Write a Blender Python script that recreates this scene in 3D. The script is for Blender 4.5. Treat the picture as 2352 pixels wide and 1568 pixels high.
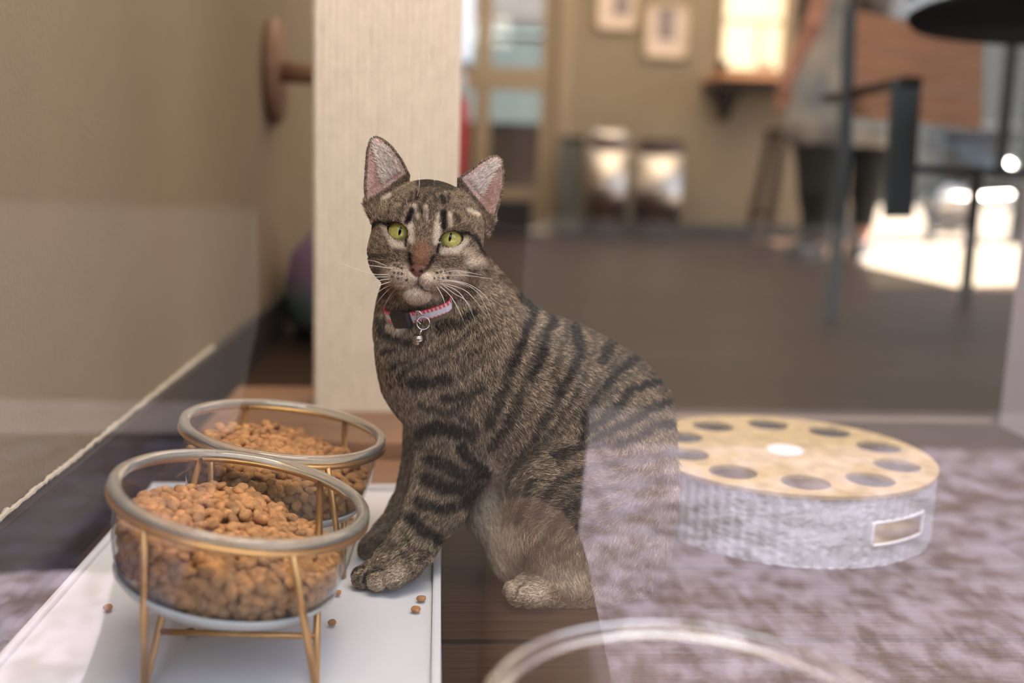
import bpy, bmesh, math, random
import numpy as np
from mathutils import Vector, Matrix
random.seed(7); RNG = np.random.default_rng(7)
for o in list(bpy.data.objects): bpy.data.objects.remove(o, do_unlink=True)
SC = bpy.context.scene; COL = SC.collection
# ---------------------------------------------------------------- camera
F = 2320.; CH = .36
_y, _p, _r = math.radians(4.3), math.radians(9.8), math.radians(1.8)
FW = np.array([math.sin(_y)*math.cos(_p), math.cos(_y)*math.cos(_p), -math.sin(_p)])
_r0 = np.array([math.cos(_y), -math.sin(_y), 0.]); _u0 = np.cross(_r0, FW)
RT = _r0*math.cos(_r)+_u0*math.sin(_r); UP = -_r0*math.sin(_r)+_u0*math.cos(_r)
CP = np.array([0, 0, CH])
def ray(px, py): return FW+RT*((px-1176)/F)+UP*((784-py)/F)
def atY(px, py, Y): r = ray(px, py); return CP+r*(Y/r[1])
def atZ(px, py, Z): r = ray(px, py); return CP+r*((Z-CH)/r[2])
def proj(p):
    d = np.asarray(p)-CP; z = d@FW
    return np.stack([1176+F*(d@RT)/z, 784-F*(d@UP)/z], -1)
cd = bpy.data.cameras.new('camera'); cam = bpy.data.objects.new('camera', cd); COL.objects.link(cam)
cam.matrix_world = Matrix(((RT[0], UP[0], -FW[0], CP[0]), (RT[1], UP[1], -FW[1], CP[1]), (RT[2], UP[2], -FW[2], CP[2]), (0, 0, 0, 1)))
cd.sensor_width = 36; cd.lens = F/2352*36; cd.clip_start = .01
cd.dof.use_dof = True; cd.dof.focus_distance = .80; cd.dof.aperture_fstop = 2.3
SC.camera = cam
SC.view_settings.view_transform = 'Standard'; SC.view_settings.look = 'None'
SC.view_settings.exposure = 0.0; SC.view_settings.gamma = 1; SC.view_settings.use_curve_mapping = False
SC.cycles.max_bounces = 14; SC.cycles.transparent_max_bounces = 24; SC.cycles.transmission_bounces = 10
SC.cycles.caustics_reflective = False; SC.cycles.caustics_refractive = False
SC.cycles.sample_clamp_indirect = 6
# ---------------------------------------------------------------- world and lights
w = bpy.data.worlds.new('sky'); SC.world = w; w.use_nodes = True
bg = w.node_tree.nodes['Background']; bg.inputs[0].default_value = (.78, .86, 1, 1); bg.inputs[1].default_value = 2.8
def lamp(name, kind, loc, energy, color=(1, 1, 1), rot=(0, 0, 0), size=1., sizey=None, angle=None):
    l = bpy.data.lights.new(name, kind); l.energy = energy; l.color = color
    if kind == 'AREA':
        l.size = size
        if sizey: l.shape = 'RECTANGLE'; l.size_y = sizey
    if angle: l.angle = angle
    o = bpy.data.objects.new(name, l); COL.objects.link(o); o.location = loc; o.rotation_euler = rot; return o
def aim(d): return Vector(d).to_track_quat('-Z', 'Y').to_euler()
lamp('sun', 'SUN', (6, 0, 6), 60, (1, .90, .80), aim((-.64, .02, -.77)), angle=.01)
lamp('fill_light_back', 'AREA', (1.2, 3.9, 2.6), 85, (1, .80, .58), (0, 0, 0), 3.2, 2.6)  # added fill light for the back of the room, no known fixture
lamp('fill_light_middle', 'AREA', (.4, 2.2, 2.55), 10, (1, .84, .64), (0, 0, 0), 1.0, .8)  # unseen extra light that lifts the middle of the room
lamp('fill_light_window', 'AREA', (.22, .42, 1.75), 20, (1, .90, .76), aim((-.05, .55, -1)), 1.0, .5)  # invented soft light inside the window, brightens the cat
# ---------------------------------------------------------------- materials
def mat(name, col=(.5, .5, .5), rough=.6, metal=0., spec=.5, noise=0., nscale=20., ndist=(1, 1, 1), bump=0., bscale=200., emit=0., alpha=1., col2=None, coat=0.):
    m = bpy.data.materials.new(name); m.use_nodes = True; nt = m.node_tree; b = nt.nodes['Principled BSDF']
    b.inputs['Base Color'].default_value = (*col, 1); b.inputs['Roughness'].default_value = rough; b.inputs['Metallic'].default_value = metal
    b.inputs['Specular IOR Level'].default_value = spec; b.inputs['Coat Weight'].default_value = coat
    tc = nt.nodes.new('ShaderNodeTexCoord'); mp = nt.nodes.new('ShaderNodeMapping'); mp.inputs['Scale'].default_value = ndist
    nt.links.new(tc.outputs['Object'], mp.inputs[0])
    if noise or col2:
        n = nt.nodes.new('ShaderNodeTexNoise'); n.inputs['Scale'].default_value = nscale; n.inputs['Detail'].default_value = 5
        nt.links.new(mp.outputs[0], n.inputs['Vector'])
        r = nt.nodes.new('ShaderNodeValToRGB'); nt.links.new(n.outputs['Fac'], r.inputs[0])
        a = col2 or tuple(c*(1-noise) for c in col); e = col if col2 else tuple(min(1, c*(1+noise)) for c in col)
        r.color_ramp.elements[0].position = .35; r.color_ramp.elements[1].position = .65
        r.color_ramp.elements[0].color = (*a, 1); r.color_ramp.elements[1].color = (*e, 1)
        nt.links.new(r.outputs[0], b.inputs['Base Color'])
    if bump:
        n2 = nt.nodes.new('ShaderNodeTexNoise'); n2.inputs['Scale'].default_value = bscale; n2.inputs['Detail'].default_value = 4
        nt.links.new(mp.outputs[0], n2.inputs['Vector'])
        bp = nt.nodes.new('ShaderNodeBump'); bp.inputs['Strength'].default_value = bump; bp.inputs['Distance'].default_value = .002
        nt.links.new(n2.outputs['Fac'], bp.inputs['Height']); nt.links.new(bp.outputs[0], b.inputs['Normal'])
    if emit:
        b.inputs['Emission Color'].default_value = (*col, 1); b.inputs['Emission Strength'].default_value = emit
    return m
def thin_glass(name, tint=(1, 1, 1), ior=1.5, mul=1.6, rough=0.0):
    m = bpy.data.materials.new(name); m.use_nodes = True; nt = m.node_tree; nt.nodes.clear()
    out = nt.nodes.new('ShaderNodeOutputMaterial'); mx = nt.nodes.new('ShaderNodeMixShader'); tr = nt.nodes.new('ShaderNodeBsdfTransparent')
    gl = nt.nodes.new('ShaderNodeBsdfGlossy'); fr = nt.nodes.new('ShaderNodeFresnel'); mu = nt.nodes.new('ShaderNodeMath'); mu.operation = 'MULTIPLY'; mu.use_clamp = True
    fr.inputs[0].default_value = ior; mu.inputs[1].default_value = mul; tr.inputs[0].default_value = (*tint, 1); gl.inputs['Roughness'].default_value = rough
    ge = nt.nodes.new('ShaderNodeNewGeometry'); mr = nt.nodes.new('ShaderNodeMapRange'); mr.inputs[3].default_value = ior; mr.inputs[4].default_value = 1/ior   # same Fresnel from both sides
    nt.links.new(ge.outputs['Backfacing'], mr.inputs[0]); nt.links.new(mr.outputs[0], fr.inputs[0])
    nt.links.new(fr.outputs[0], mu.inputs[0]); nt.links.new(mu.outputs[0], mx.inputs[0]); nt.links.new(tr.outputs[0], mx.inputs[1]); nt.links.new(gl.outputs[0], mx.inputs[2]); nt.links.new(mx.outputs[0], out.inputs[0])
    return m
def brick_floor(name, c1, c2, c3, pw, pl, mortar=.004, rough=.44, along='X'):
    m = mat(name, c1, rough, spec=.08); nt = m.node_tree; b = nt.nodes['Principled BSDF']
    tc = [n for n in nt.nodes if n.type == 'TEX_COORD'][0]; mp = [n for n in nt.nodes if n.type == 'MAPPING'][0]
    if along == 'Y': mp.inputs['Rotation'].default_value = (0, 0, math.pi/2)
    bk = nt.nodes.new('ShaderNodeTexBrick'); nt.links.new(mp.outputs[0], bk.inputs['Vector'])
    bk.inputs['Scale'].default_value = 1; bk.inputs['Brick Width'].default_value = pl; bk.inputs['Row Height'].default_value = pw; bk.inputs['Mortar Size'].default_value = mortar
    bk.inputs['Color1'].default_value = (*c1, 1); bk.inputs['Color2'].default_value = (*c2, 1); bk.inputs['Mortar'].default_value = (*c3, 1)
    mp2 = nt.nodes.new('ShaderNodeMapping'); mp2.inputs['Scale'].default_value = (6, 260, 1) if along == 'X' else (260, 6, 1); nt.links.new(tc.outputs['Object'], mp2.inputs[0])
    n = nt.nodes.new('ShaderNodeTexNoise'); n.inputs['Scale'].default_value = 1; n.inputs['Detail'].default_value = 6; nt.links.new(mp2.outputs[0], n.inputs['Vector'])
    r = nt.nodes.new('ShaderNodeValToRGB'); r.color_ramp.elements[0].color = (.55, .55, .55, 1); r.color_ramp.elements[1].color = (1.35, 1.35, 1.35, 1); r.color_ramp.elements[0].position = .3; r.color_ramp.elements[1].position = .7
    nt.links.new(n.outputs['Fac'], r.inputs[0])
    mm = nt.nodes.new('ShaderNodeMix'); mm.data_type = 'RGBA'; mm.blend_type = 'MULTIPLY'; mm.inputs[0].default_value = 1
    nt.links.new(bk.outputs['Color'], mm.inputs[6]); nt.links.new(r.outputs[0], mm.inputs[7]); nt.links.new(mm.outputs[2], b.inputs['Base Color'])
    bp = nt.nodes.new('ShaderNodeBump'); bp.inputs['Strength'].default_value = .25; bp.inputs['Distance'].default_value = .0006
    nt.links.new(n.outputs['Fac'], bp.inputs['Height']); nt.links.new(bp.outputs[0], b.inputs['Normal'])
    return m
M = {}
M['wall'] = mat('tan_wall_paint', (.30, .235, .150), .75, noise=.04, nscale=4, bump=.35, bscale=160)
M['wallback'] = mat('olive_wall_paint', (.36, .30, .215), .8, noise=.04, nscale=3)
M['white'] = mat('white_paint', (.66, .62, .76), .6, bump=.15, bscale=80)
M['ceil'] = mat('ceiling_paint', (.6, .56, .5), .9)
M['floor'] = brick_floor('dark_plank_floor', (.036, .020, .012), (.050, .028, .017), (.013, .009, .007), .145, 1.15)
M['base'] = mat('dark_brown_baseboard', (.035, .027, .021), .45, noise=.2, nscale=8)
M['caulk'] = mat('pale_caulk', (.62, .54, .42), .6, bump=.6, bscale=300)
M['doorp'] = mat('door_paint', (.43, .34, .23), .6)
M['gold'] = mat('brushed_gold_wire', (.62, .36, .15), .36, metal=.85)
M['traym'] = mat('white_tray_plastic', (.74, .73, .76), .5, noise=.03, nscale=14)
M['steel'] = mat('brushed_steel', (.72, .68, .64), .38, metal=1.)
_nt = M['steel'].node_tree; _tg = _nt.nodes.new('ShaderNodeTangent'); _tg.direction_type = 'RADIAL'; _tg.axis = 'Z'; _nt.links.new(_tg.outputs[0], _nt.nodes['Principled BSDF'].inputs['Tangent']); _nt.nodes['Principled BSDF'].inputs['Anisotropic'].default_value = .9
M['black'] = mat('black_plastic', (.02, .02, .022), .4)
M['chairm'] = mat('blue_grey_metal', (.085, .115, .14), .5)
M['wood'] = mat('oiled_wood', (.80, .42, .23), .55, noise=.14, nscale=5, ndist=(1, 1, 12))
M['wood2'] = mat('warm_base_wood', (.28, .145, .082), .5, noise=.22, nscale=10, ndist=(1, 10, 1))
M['woodp'] = mat('perch_wood', (.27, .15, .085), .55, noise=.15, nscale=12, ndist=(1, 1, 6))
M['dark'] = mat('dark_brown_stain', (.04, .028, .02), .5)
M['lit'] = mat('lit_window', (1., .88, .62), .5, emit=1.0)
# ---------------------------------------------------------------- mesh helpers
def link(o): COL.objects.link(o); return o
def tag(o, label=None, cat=None, group=None, kind=None):
    for k, v in (('label', label), ('category', cat), ('group', group), ('kind', kind)):
        if v: o[k] = v
    return o
def obj(name, bm, m, parent=None, smooth=False, loc=None):
    me = bpy.data.meshes.new(name)
    if isinstance(bm, tuple): me.from_pydata([tuple(map(float, v)) for v in bm[0]], [], [tuple(int(i) for i in f) for f in bm[1]])
    else: bm.to_mesh(me); bm.free()
    if m: me.materials.append(m)
    if smooth: me.polygons.foreach_set('use_smooth', [True]*len(me.polygons))
    o = link(bpy.data.objects.new(name, me))
    if parent is not None: o.parent = parent
    if loc is not None: o.location = loc
    me.update(); return o
def empty(name, loc, label, cat, group=None, rot=(0, 0, 0)):
    o = link(bpy.data.objects.new(name, None)); o.empty_display_size = .05; o.location = loc; o.rotation_euler = rot
    return tag(o, label, cat, group)
def copy_tree(o, parent=None):
    c = o.copy(); COL.objects.link(c)
    if parent: c.parent = parent
    for ch in list(o.children): copy_tree(ch, c)
    return c
def box(x0, x1, y0, y1, z0, z1, bev=0., bm=None, mtx=None):
    own = bmesh.new(); bmesh.ops.create_cube(own, size=1)
    for v in own.verts: v.co = Vector(((x0+x1)/2+v.co.x*(x1-x0), (y0+y1)/2+v.co.y*(y1-y0), (z0+z1)/2+v.co.z*(z1-z0)))
    if bev: bmesh.ops.bevel(own, geom=own.edges[:], offset=bev, segments=2, affect='EDGES', profile=.6)
    if mtx is not None: bmesh.ops.transform(own, matrix=mtx, verts=own.verts)
    if bm is None: return own
    t = bpy.data.meshes.new('t'); own.to_mesh(t); own.free(); bm.from_mesh(t); bpy.data.meshes.remove(t); return bm
def tube(pts, r, n=10, bm=None, closed=False, caps=True):
    bm = bm or bmesh.new(); P = [Vector(p) for p in pts]; N = len(P); R = r if hasattr(r, '__len__') else [r]*N
    rings = []; prev = None
    for i in range(N):
        if closed: t = (P[(i+1) % N]-P[i-1]).normalized()
        else: t = (P[min(i+1, N-1)]-P[max(i-1, 0)]).normalized()
        if prev is None:
            a = Vector((0, 0, 1)) if abs(t.z) < .9 else Vector((1, 0, 0)); u = t.cross(a).normalized()
        else: u = (prev-t*prev.dot(t)).normalized()
        prev = u; v = t.cross(u)
        rings.append([bm.verts.new(P[i]+(u*math.cos(2*math.pi*k/n)+v*math.sin(2*math.pi*k/n))*R[i]) for k in range(n)])
    for i in range(N if closed else N-1):
        A, B = rings[i], rings[(i+1) % N]
        for k in range(n): bm.faces.new((A[k], A[(k+1) % n], B[(k+1) % n], B[k]))
    if caps and not closed: bm.faces.new(rings[0][::-1]); bm.faces.new(rings[-1])
    return bm
def bar(a, b, w_, d_, bm=None, bev=.002, up=(0, 0, 1)):
    a, b = Vector(a), Vector(b); z = (b-a); L = z.length; z.normalize(); u = Vector(up)
    if abs(z.dot(u)) > .95: u = Vector((0, 1, 0))
    x = u.cross(z).normalized(); y = z.cross(x); m = Matrix(((x.x, y.x, z.x, a.x), (x.y, y.y, z.y, a.y), (x.z, y.z, z.z, a.z), (0, 0, 0, 1)))
    return box(-w_/2, w_/2, -d_/2, d_/2, 0, L, bev, bm, m)
def lathe(prof, n=96, bm=None, mtx=None):
    own = bmesh.new(); rings = []
    for (r, z) in prof:
        if r < 1e-6: rings.append([own.verts.new((0, 0, z))])
        else: rings.append([own.verts.new((r*math.cos(2*math.pi*k/n), r*math.sin(2*math.pi*k/n), z)) for k in range(n)])
    for A, B in zip(rings[:-1], rings[1:]):
        for k in range(n):
            k2 = (k+1) % n
            if len(A) == 1 and len(B) == 1: continue
            if len(A) == 1: own.faces.new((A[0], B[k], B[k2]))
            elif len(B) == 1: own.faces.new((A[k], A[k2], B[0]))
            else: own.faces.new((A[k], A[k2], B[k2], B[k]))
    bmesh.ops.recalc_face_normals(own, faces=own.faces)
    if mtx is not None: bmesh.ops.transform(own, matrix=mtx, verts=own.verts)
    if bm is None: return own
    t = bpy.data.meshes.new('t'); own.to_mesh(t); own.free(); bm.from_mesh(t); bpy.data.meshes.remove(t); return bm
def circle(r, z, n=72): return [(r*math.cos(2*math.pi*k/n), r*math.sin(2*math.pi*k/n), z) for k in range(n)]
def S(name, bm, m, kind='structure', parent=None):
    o = obj(name, bm, m, parent)
    if parent is None: o['kind'] = kind
    return o
# ---------------------------------------------------------------- signed-distance modelling
class Grid:
    def __init__(s, xs, ys, zs):
        s.ax = [np.asarray(a, np.float32) for a in (xs, ys, zs)]; s.f = np.full([len(a) for a in s.ax], 9., np.float32)
    def sub(s, lo, hi, fn, k=.01, mode='u'):
        sl = [slice(max(0, np.searchsorted(a, l)-1), np.searchsorted(a, h)+1) for a, l, h in zip(s.ax, lo, hi)]
        X, Y, Z = np.meshgrid(*[a[q] for a, q in zip(s.ax, sl)], indexing='ij', sparse=True)
        d = fn(X, Y, Z).astype(np.float32); f = s.f[tuple(sl)]
        if mode == 'u': h = np.clip(.5+.5*(f-d)/k, 0, 1); r = f*(1-h)+d*h-k*h*(1-h)
        else: h = np.clip(.5-.5*(-d-f)/k, 0, 1); h = np.clip(.5+.5*(-d-f)/k, 0, 1); r = f*(1-h)+(-d)*h+k*h*(1-h)
        s.f[tuple(sl)] = r
    def cone(s, a, b, ra, rb, k=.01, mode='u'):
        a, b = np.asarray(a, float), np.asarray(b, float); m = max(ra, rb)+2.5*k+.004; ba = b-a; l2 = max(ba@ba, 1e-12)
        def fn(X, Y, Z):
            px, py, pz = X-a[0], Y-a[1], Z-a[2]; t = np.clip((px*ba[0]+py*ba[1]+pz*ba[2])/l2, 0, 1)
            return np.sqrt((px-ba[0]*t)**2+(py-ba[1]*t)**2+(pz-ba[2]*t)**2)-(ra+(rb-ra)*t)
        s.sub(np.minimum(a, b)-m, np.maximum(a, b)+m, fn, k, mode)
    def ell(s, c, axes, radii, k=.01, mode='u'):
        c = np.asarray(c, float); A = np.asarray(axes, float); R = np.asarray(radii, float); m = R.max()+2.5*k+.004
        def fn(X, Y, Z):
            px, py, pz = X-c[0], Y-c[1], Z-c[2]; q = [(px*A[i][0]+py*A[i][1]+pz*A[i][2]) for i in range(3)]
            k0 = np.sqrt(sum((q[i]/R[i])**2 for i in range(3))); k1 = np.sqrt(sum((q[i]/R[i]**2)**2 for i in range(3)))+1e-9
            return k0*(k0-1)/k1
        s.sub(c-m, c+m, fn, k, mode)
    def sample(s, P):
        P = np.asarray(P, float); idx = []; fr = []
        for i, a in enumerate(s.ax):
            j = np.clip(np.searchsorted(a, P[:, i])-1, 0, len(a)-2); idx.append(j); fr.append(np.clip((P[:, i]-a[j])/(a[j+1]-a[j]), 0, 1))
        o = 0
        for dx in (0, 1):
            for dy in (0, 1):
                for dz in (0, 1):
                    wt = (fr[0] if dx else 1-fr[0])*(fr[1] if dy else 1-fr[1])*(fr[2] if dz else 1-fr[2])
                    o = o+wt*s.f[idx[0]+dx, idx[1]+dy, idx[2]+dz]
        return o
    def grad(s, P, h=.0015):
        g = np.stack([s.sample(P+np.eye(3)[i]*h)-s.sample(P-np.eye(3)[i]*h) for i in range(3)], 1)
        return g/(np.linalg.norm(g, axis=1, keepdims=True)+1e-9)
    def mesh(s):
        f = s.f; ins = f < 0; n = ins.shape
        c = np.zeros([k-1 for k in n], np.int8)
        for dx in (0, 1):
            for dy in (0, 1):
                for dz in (0, 1): c += ins[dx:n[0]-1+dx, dy:n[1]-1+dy, dz:n[2]-1+dz]
        I = np.argwhere((c > 0) & (c < 8)); ids = np.full(c.shape, -1, np.int32); ids[tuple(I.T)] = np.arange(len(I))
        acc = np.zeros((len(I), 3)); cnt = np.zeros(len(I)); co = [(a, b, d) for a in (0, 1) for b in (0, 1) for d in (0, 1)]
        for p in co:
            for ax in range(3):
                if p[ax]: continue
                q = list(p); q[ax] = 1
                ia = (I+np.array(p)).T; ib = (I+np.array(q)).T; fa = f[tuple(ia)]; fb = f[tuple(ib)]; mk = (fa < 0) != (fb < 0)
                t = np.where(mk, fa/(fa-fb+1e-20), 0)
                A = np.stack([s.ax[i][ia[i]] for i in range(3)], 1); B = np.stack([s.ax[i][ib[i]] for i in range(3)], 1)
                acc += np.where(mk[:, None], A+(B-A)*t[:, None], 0); cnt += mk
        V = acc/cnt[:, None]; Q = []
        for ax in range(3):
            u, v = (ax+1) % 3, (ax+2) % 3
            sa = [slice(0, k) for k in n]; sb = list(sa); sa[ax] = slice(0, n[ax]-1); sb[ax] = slice(1, n[ax])
            for a_, flip in ((True, False), (False, True)):
                mk = (ins[tuple(sa)] == a_) & (ins[tuple(sb)] == (not a_)); E = np.argwhere(mk)
                E = E[(E[:, u] > 0) & (E[:, v] > 0) & (E[:, u] < n[u]-1) & (E[:, v] < n[v]-1)]
                qs = []
                for du, dv in ((-1, -1), (0, -1), (0, 0), (-1, 0)):
                    K = E.copy(); K[:, u] += du; K[:, v] += dv; qs.append(ids[tuple(K.T)])
                q = np.stack(qs, 1); Q.append(q[:, ::-1] if flip else q)
        return V, np.concatenate(Q)
def fast_mesh(name, V, Q, m, parent=None):
    me = bpy.data.meshes.new(name); me.vertices.add(len(V)); me.vertices.foreach_set('co', np.asarray(V, np.float32).ravel())
    me.loops.add(len(Q)*4); me.loops.foreach_set('vertex_index', Q.astype(np.int32).ravel()); me.polygons.add(len(Q))
    me.polygons.foreach_set('loop_start', np.arange(0, len(Q)*4, 4, dtype=np.int32)); me.polygons.foreach_set('use_smooth', np.ones(len(Q), bool))
    me.update(calc_edges=True); me.validate()
    if m: me.materials.append(m)
    o = link(bpy.data.objects.new(name, me))
    if parent is not None: o.parent = parent
    return o
def blob(prims, h=.012, k=.02):
    P = np.array([p[0] for p in prims]+[p[1] for p in prims]); rm = max(max(p[2], p[3]) for p in prims)+.03
    lo, hi = P.min(0)-rm, P.max(0)+rm
    g = Grid(*[np.arange(lo[i], hi[i], h) for i in range(3)])
    for p in prims: g.cone(*p[:4], k=p[4] if len(p) > 4 else k)
    return g
# ================================================================ the setting
XL, YB, XR, ZC = -.333, 5.7, 3.5, 2.7
S('floor', box(XL, XR, .30, YB, -.05, 0), M['floor'])
S('ceiling', box(XL-.1, XR+.1, .3, YB+.1, ZC, ZC+.05), M['ceil'])
S('wall_left', box(XL-.1, XL, .3, YB, 0, ZC), M['wall'])
S('baseboard_left', box(XL, XL+.013, .32, YB, 0, .083, .0015), M['base'])
def rough_strip():
    bm = bmesh.new(); n = 260; P = []
    for i in range(n+1):
        y = .34+i*1.15/n; P.append((XL+.0035, y, .0845+random.uniform(-.0009, .0009)))
    return tube(P, [.0026+random.uniform(-.0009, .0009) for _ in P], 8, bm)
S('trim_1', rough_strip(), M['caulk'])
def wall_with_holes(axis, c0, c1, a0, a1, z0, z1, holes):
    # boxes around rectangular holes (a0,a1,z0,z1), holes sorted and not overlapping along a
    bm = bmesh.new(); cur = a0
    def bx(p, q, r, s_):
        if q-p > 1e-4 and s_-r > 1e-4: box(*((p, q, c0, c1) if axis == 'x' else (c0, c1, p, q)), r, s_, 0, bm)
    for (h0, h1, hz0, hz1) in holes:
        bx(cur, h0, z0, z1); bx(h0, h1, z0, hz0); bx(h0, h1, hz1, z1); cur = h1
    bx(cur, a1, z0, z1); return bm
DX0, DX1 = -.05, .63
S('wall_back', wall_with_holes('x', YB, YB+.12, XL, XR, 0, ZC, [(DX0, DX1, .0, 2.05), (1.54, 1.90, .93, 1.6), (2.35, 3.4, 0, 2.1)]), M['wallback'])
S('wall_right', wall_with_holes('y', XR, XR+.1, .3, YB, 0, ZC, [(3.25, 5.6, 0, 2.2)]), M['wallback'])
S('wall_nook', box(.845, .965, .33, 1.42, 0, ZC), M['white'])
S('baseboard_back', wall_with_holes('x', YB-.014, YB, XL, 2.34, 0, .075, [(DX0-.08, DX1+.08, 0, .075)]), M['base'])
S('wall_front', wall_with_holes('x', .28, .36, XL-.1, XR+.1, -.05, ZC+.05, [(XL+.02, .80, .0, 2.3)]), M['white'])
S('trim_2', box(XL+.02, .845, 1.425, 1.452, 0, .003), mat('floor_threshold', (.22, .17, .14), .4))
# shop window right in front of the camera
wf = obj('window_1', box(XL+.02, .80, .300, .304, 0, 2.3), thin_glass('shop_window_glass', mul=1.15)); wf['kind'] = 'structure'
fr = bmesh.new()
for a in ((XL-.0, XL+.03, 0, 2.3), (.79, .84, 0, 2.3)): box(a[0], a[1], .28, .325, a[2], a[3], .003, fr)
box(XL, .84, .28, .325, 2.27, 2.32, .003, fr); box(XL, .84, .28, .325, -.02, .004, .001, fr)
obj('window_frame', fr, M['black'], wf)
# back door with four panes
door = obj('door_1', (lambda bm: [box(a, b, YB+.02-.003*(b-a > .5), YB+.065+.003*(b-a > .5), c, d, .004, bm) for a, b, c, d in
    ((DX0, DX0+.02, .02, 2.03), (.55, DX1, .02, 2.03), (.185, .27, .02, 2.03), (DX0, DX1, .0, .24), (DX0, DX1, .78, .90), (DX0, DX1, 1.9, 2.03), (DX0, DX1, 1.3, 1.36))] and bm)(bmesh.new()), M['doorp']); door['kind'] = 'structure'
obj('door_glass', box(DX0+.02, .55, YB+.04, YB+.045, .24, 1.9), thin_glass('door_glass', mul=.6), door)
obj('glazing_bar', box(.28, .55, YB+.03, YB+.055, 1.045, 1.075, .002), M['dark'], door)
tr = bmesh.new()
for a in ((DX0-.08, DX0), (DX1, DX1+.085)): box(a[0], a[1], YB-.02, YB+.13, 0, 2.12, .004, tr)
box(DX0-.08, DX1+.085, YB-.02, YB+.13, 2.05, 2.12, .004, tr); S('trim_3', tr, M['doorp'])
w2 = obj('window_2', box(1.54, 1.90, YB+.05, YB+.06, .93, 1.6), M['lit']); w2['kind'] = 'structure'
obj('window_frame', (lambda bm: [box(*a, .003, bm) for a in ((1.52, 1.545, YB-.012, YB+.08, .92, 1.62), (1.895, 1.92, YB-.012, YB+.08, .92, 1.62), (1.52, 1.92, YB-.012, YB+.08, 1.595, 1.62), (1.52, 1.92, YB-.012, YB+.08, .915, .935), (1.76, 1.772, YB+.03, YB+.049, .93, 1.2), (1.54, 1.9, YB+.03, YB+.049, 1.195, 1.207))] and bm)(bmesh.new()), M['doorp'], w2)
d2 = obj('door_2', (lambda bm: [box(*a, .004, bm) for a in ((2.35, 2.40, YB+.02, YB+.07, 0, 2.1), (3.35, 3.4, YB+.02, YB+.07, 0, 2.1), (2.35, 3.4, YB+.02, YB+.07, 2.04, 2.1), (2.35, 3.4, YB+.02, YB+.07, 0, .02), (2.84, 2.88, YB+.02, YB+.07, 0, 2.1))] and bm)(bmesh.new()), M['chairm']); d2['kind'] = 'structure'
obj('door_glass', box(2.37, 3.38, YB+.04, YB+.045, .02, 2.06), thin_glass('patio_glass'), d2)
# outside: pavement in front, ground behind and beside
def _contrast(m):
    r = [n for n in m.node_tree.nodes if n.type == 'VALTORGB'][0]; r.color_ramp.elements[0].position = .42; r.color_ramp.elements[1].position = .58; return m
pav = _contrast(mat('speckled_pavement', (.36, .32, .42), .9, bump=.8, bscale=160, nscale=30, col2=(.13, .10, .105)))
_n = [n for n in pav.node_tree.nodes if n.type == 'TEX_NOISE'][0]; _n.inputs['Detail'].default_value = 9; _n.inputs['Roughness'].default_value = .7
S('pavement_front', box(-8, 9, -.86, .28, -.12, -.05), pav)
S('kerb_front', box(-8, 9, -1.12, -.8605, -.12, -.055), mat('weathered_kerb', (.085, .075, .085), .9, noise=.2, nscale=9))
S('road_front', box(-8, 9, -9, -1.12, -.16, -.10), mat('shaded_asphalt', (.009, .008, .008), .9, noise=.3, nscale=60))  # shade on the street put into the near-black asphalt colour
S('ground_back', box(-6, 20, YB+.12, 22, -.12, -.02), mat('pale_pavement', (.13, .105, .078), .9, noise=.05))
S('ground_side', box(XR+.1, 20, .28, YB+.12, -.12, -.02), mat('side_pavement', (.12, .10, .085), .9))
fac = mat('dark_brick_facade', (.03, .026, .024), .9, noise=.2, nscale=3)
S('facade_opposite', box(-14, 14, -9.2, -9, -.1, 3.6), fac)
S('facade_left', box(-8.2, -8, -9, .28, -.1, 4), fac)
S('facade_behind', box(-6, 20, 14, 14.2, -.1, 7), mat('far_dark_wall', (.075, .08, .075), .9, noise=.2, nscale=1))
# ================================================================ background things
# van outside behind the glazed door
van = empty('parked_van', (.75, 8.4, -.02), 'pale blue and white parked van seen through the panes of the glazed back door', 'van')
vb = bmesh.new(); box(-.95, .62, 0, 2.0, 1.50, 2.3, .08, vb); obj('body', vb, mat('white_van_paint', (.30, .285, .26), .9), van)
vb = bmesh.new(); box(-.93, .60, -.01, 1.9, .62, 1.46, .05, vb); box(-.93, .60, .03, 1.8, 1.44, 1.52, 0, vb); obj('side_panel', vb, mat('pale_teal_paint', (.16, .21, .20), .9), van)
obj('bumper', box(-.95, .62, -.06, 2.0, .40, .60, .03), M['black'], van)
for sx in (-.62, .38):
    obj('wheel', lathe([(0, -.09), (.2, -.09), (.31, -.07), (.32, 0), (.31, .07), (.2, .09), (0, .09)], 32, None, Matrix.Translation((sx, .12, .32)) @ Matrix.Rotation(math.pi/2, 4, 'X')), M['black'], van, True)
ext = empty('red_cylinder', (.078, 5.35, 0), 'red upright cylinder with a pale top beside the glazed door, right of the scratching post', 'cylinder')
obj('stand', lathe([(0, 0), (.07, 0), (.07, .02), (.02, .03), (.02, .27), (0, .27)], 24), M['black'], ext, True)
obj('body', lathe([(0, .27), (.055, .27), (.06, .29), (.06, .66), (.045, .7), (0, .71)], 32), mat('red_paint', (.50, .04, .045), .35), ext, True)
obj('cap', lathe([(0, .70), (.04, .70), (.05, .73), (.05, .80), (.03, .84), (0, .85)], 32), mat('pale_cap', (.55, .58, .68), .4), ext, True)
lb = empty('pane_glow', (.118, 5.50, 0), 'pale blue-white glowing strip standing in for the bright left pane of the glazed door', 'glow strip')  # added glow that stands in for the bright left door pane
obj('glow_strip', lathe([(0, .90), (.03, .90), (.036, .93), (.036, 1.22), (.03, 1.26), (0, 1.27)], 24), mat('pane_glow_white', (.75, .84, 1.), .5, emit=.75), lb, True)
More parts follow.
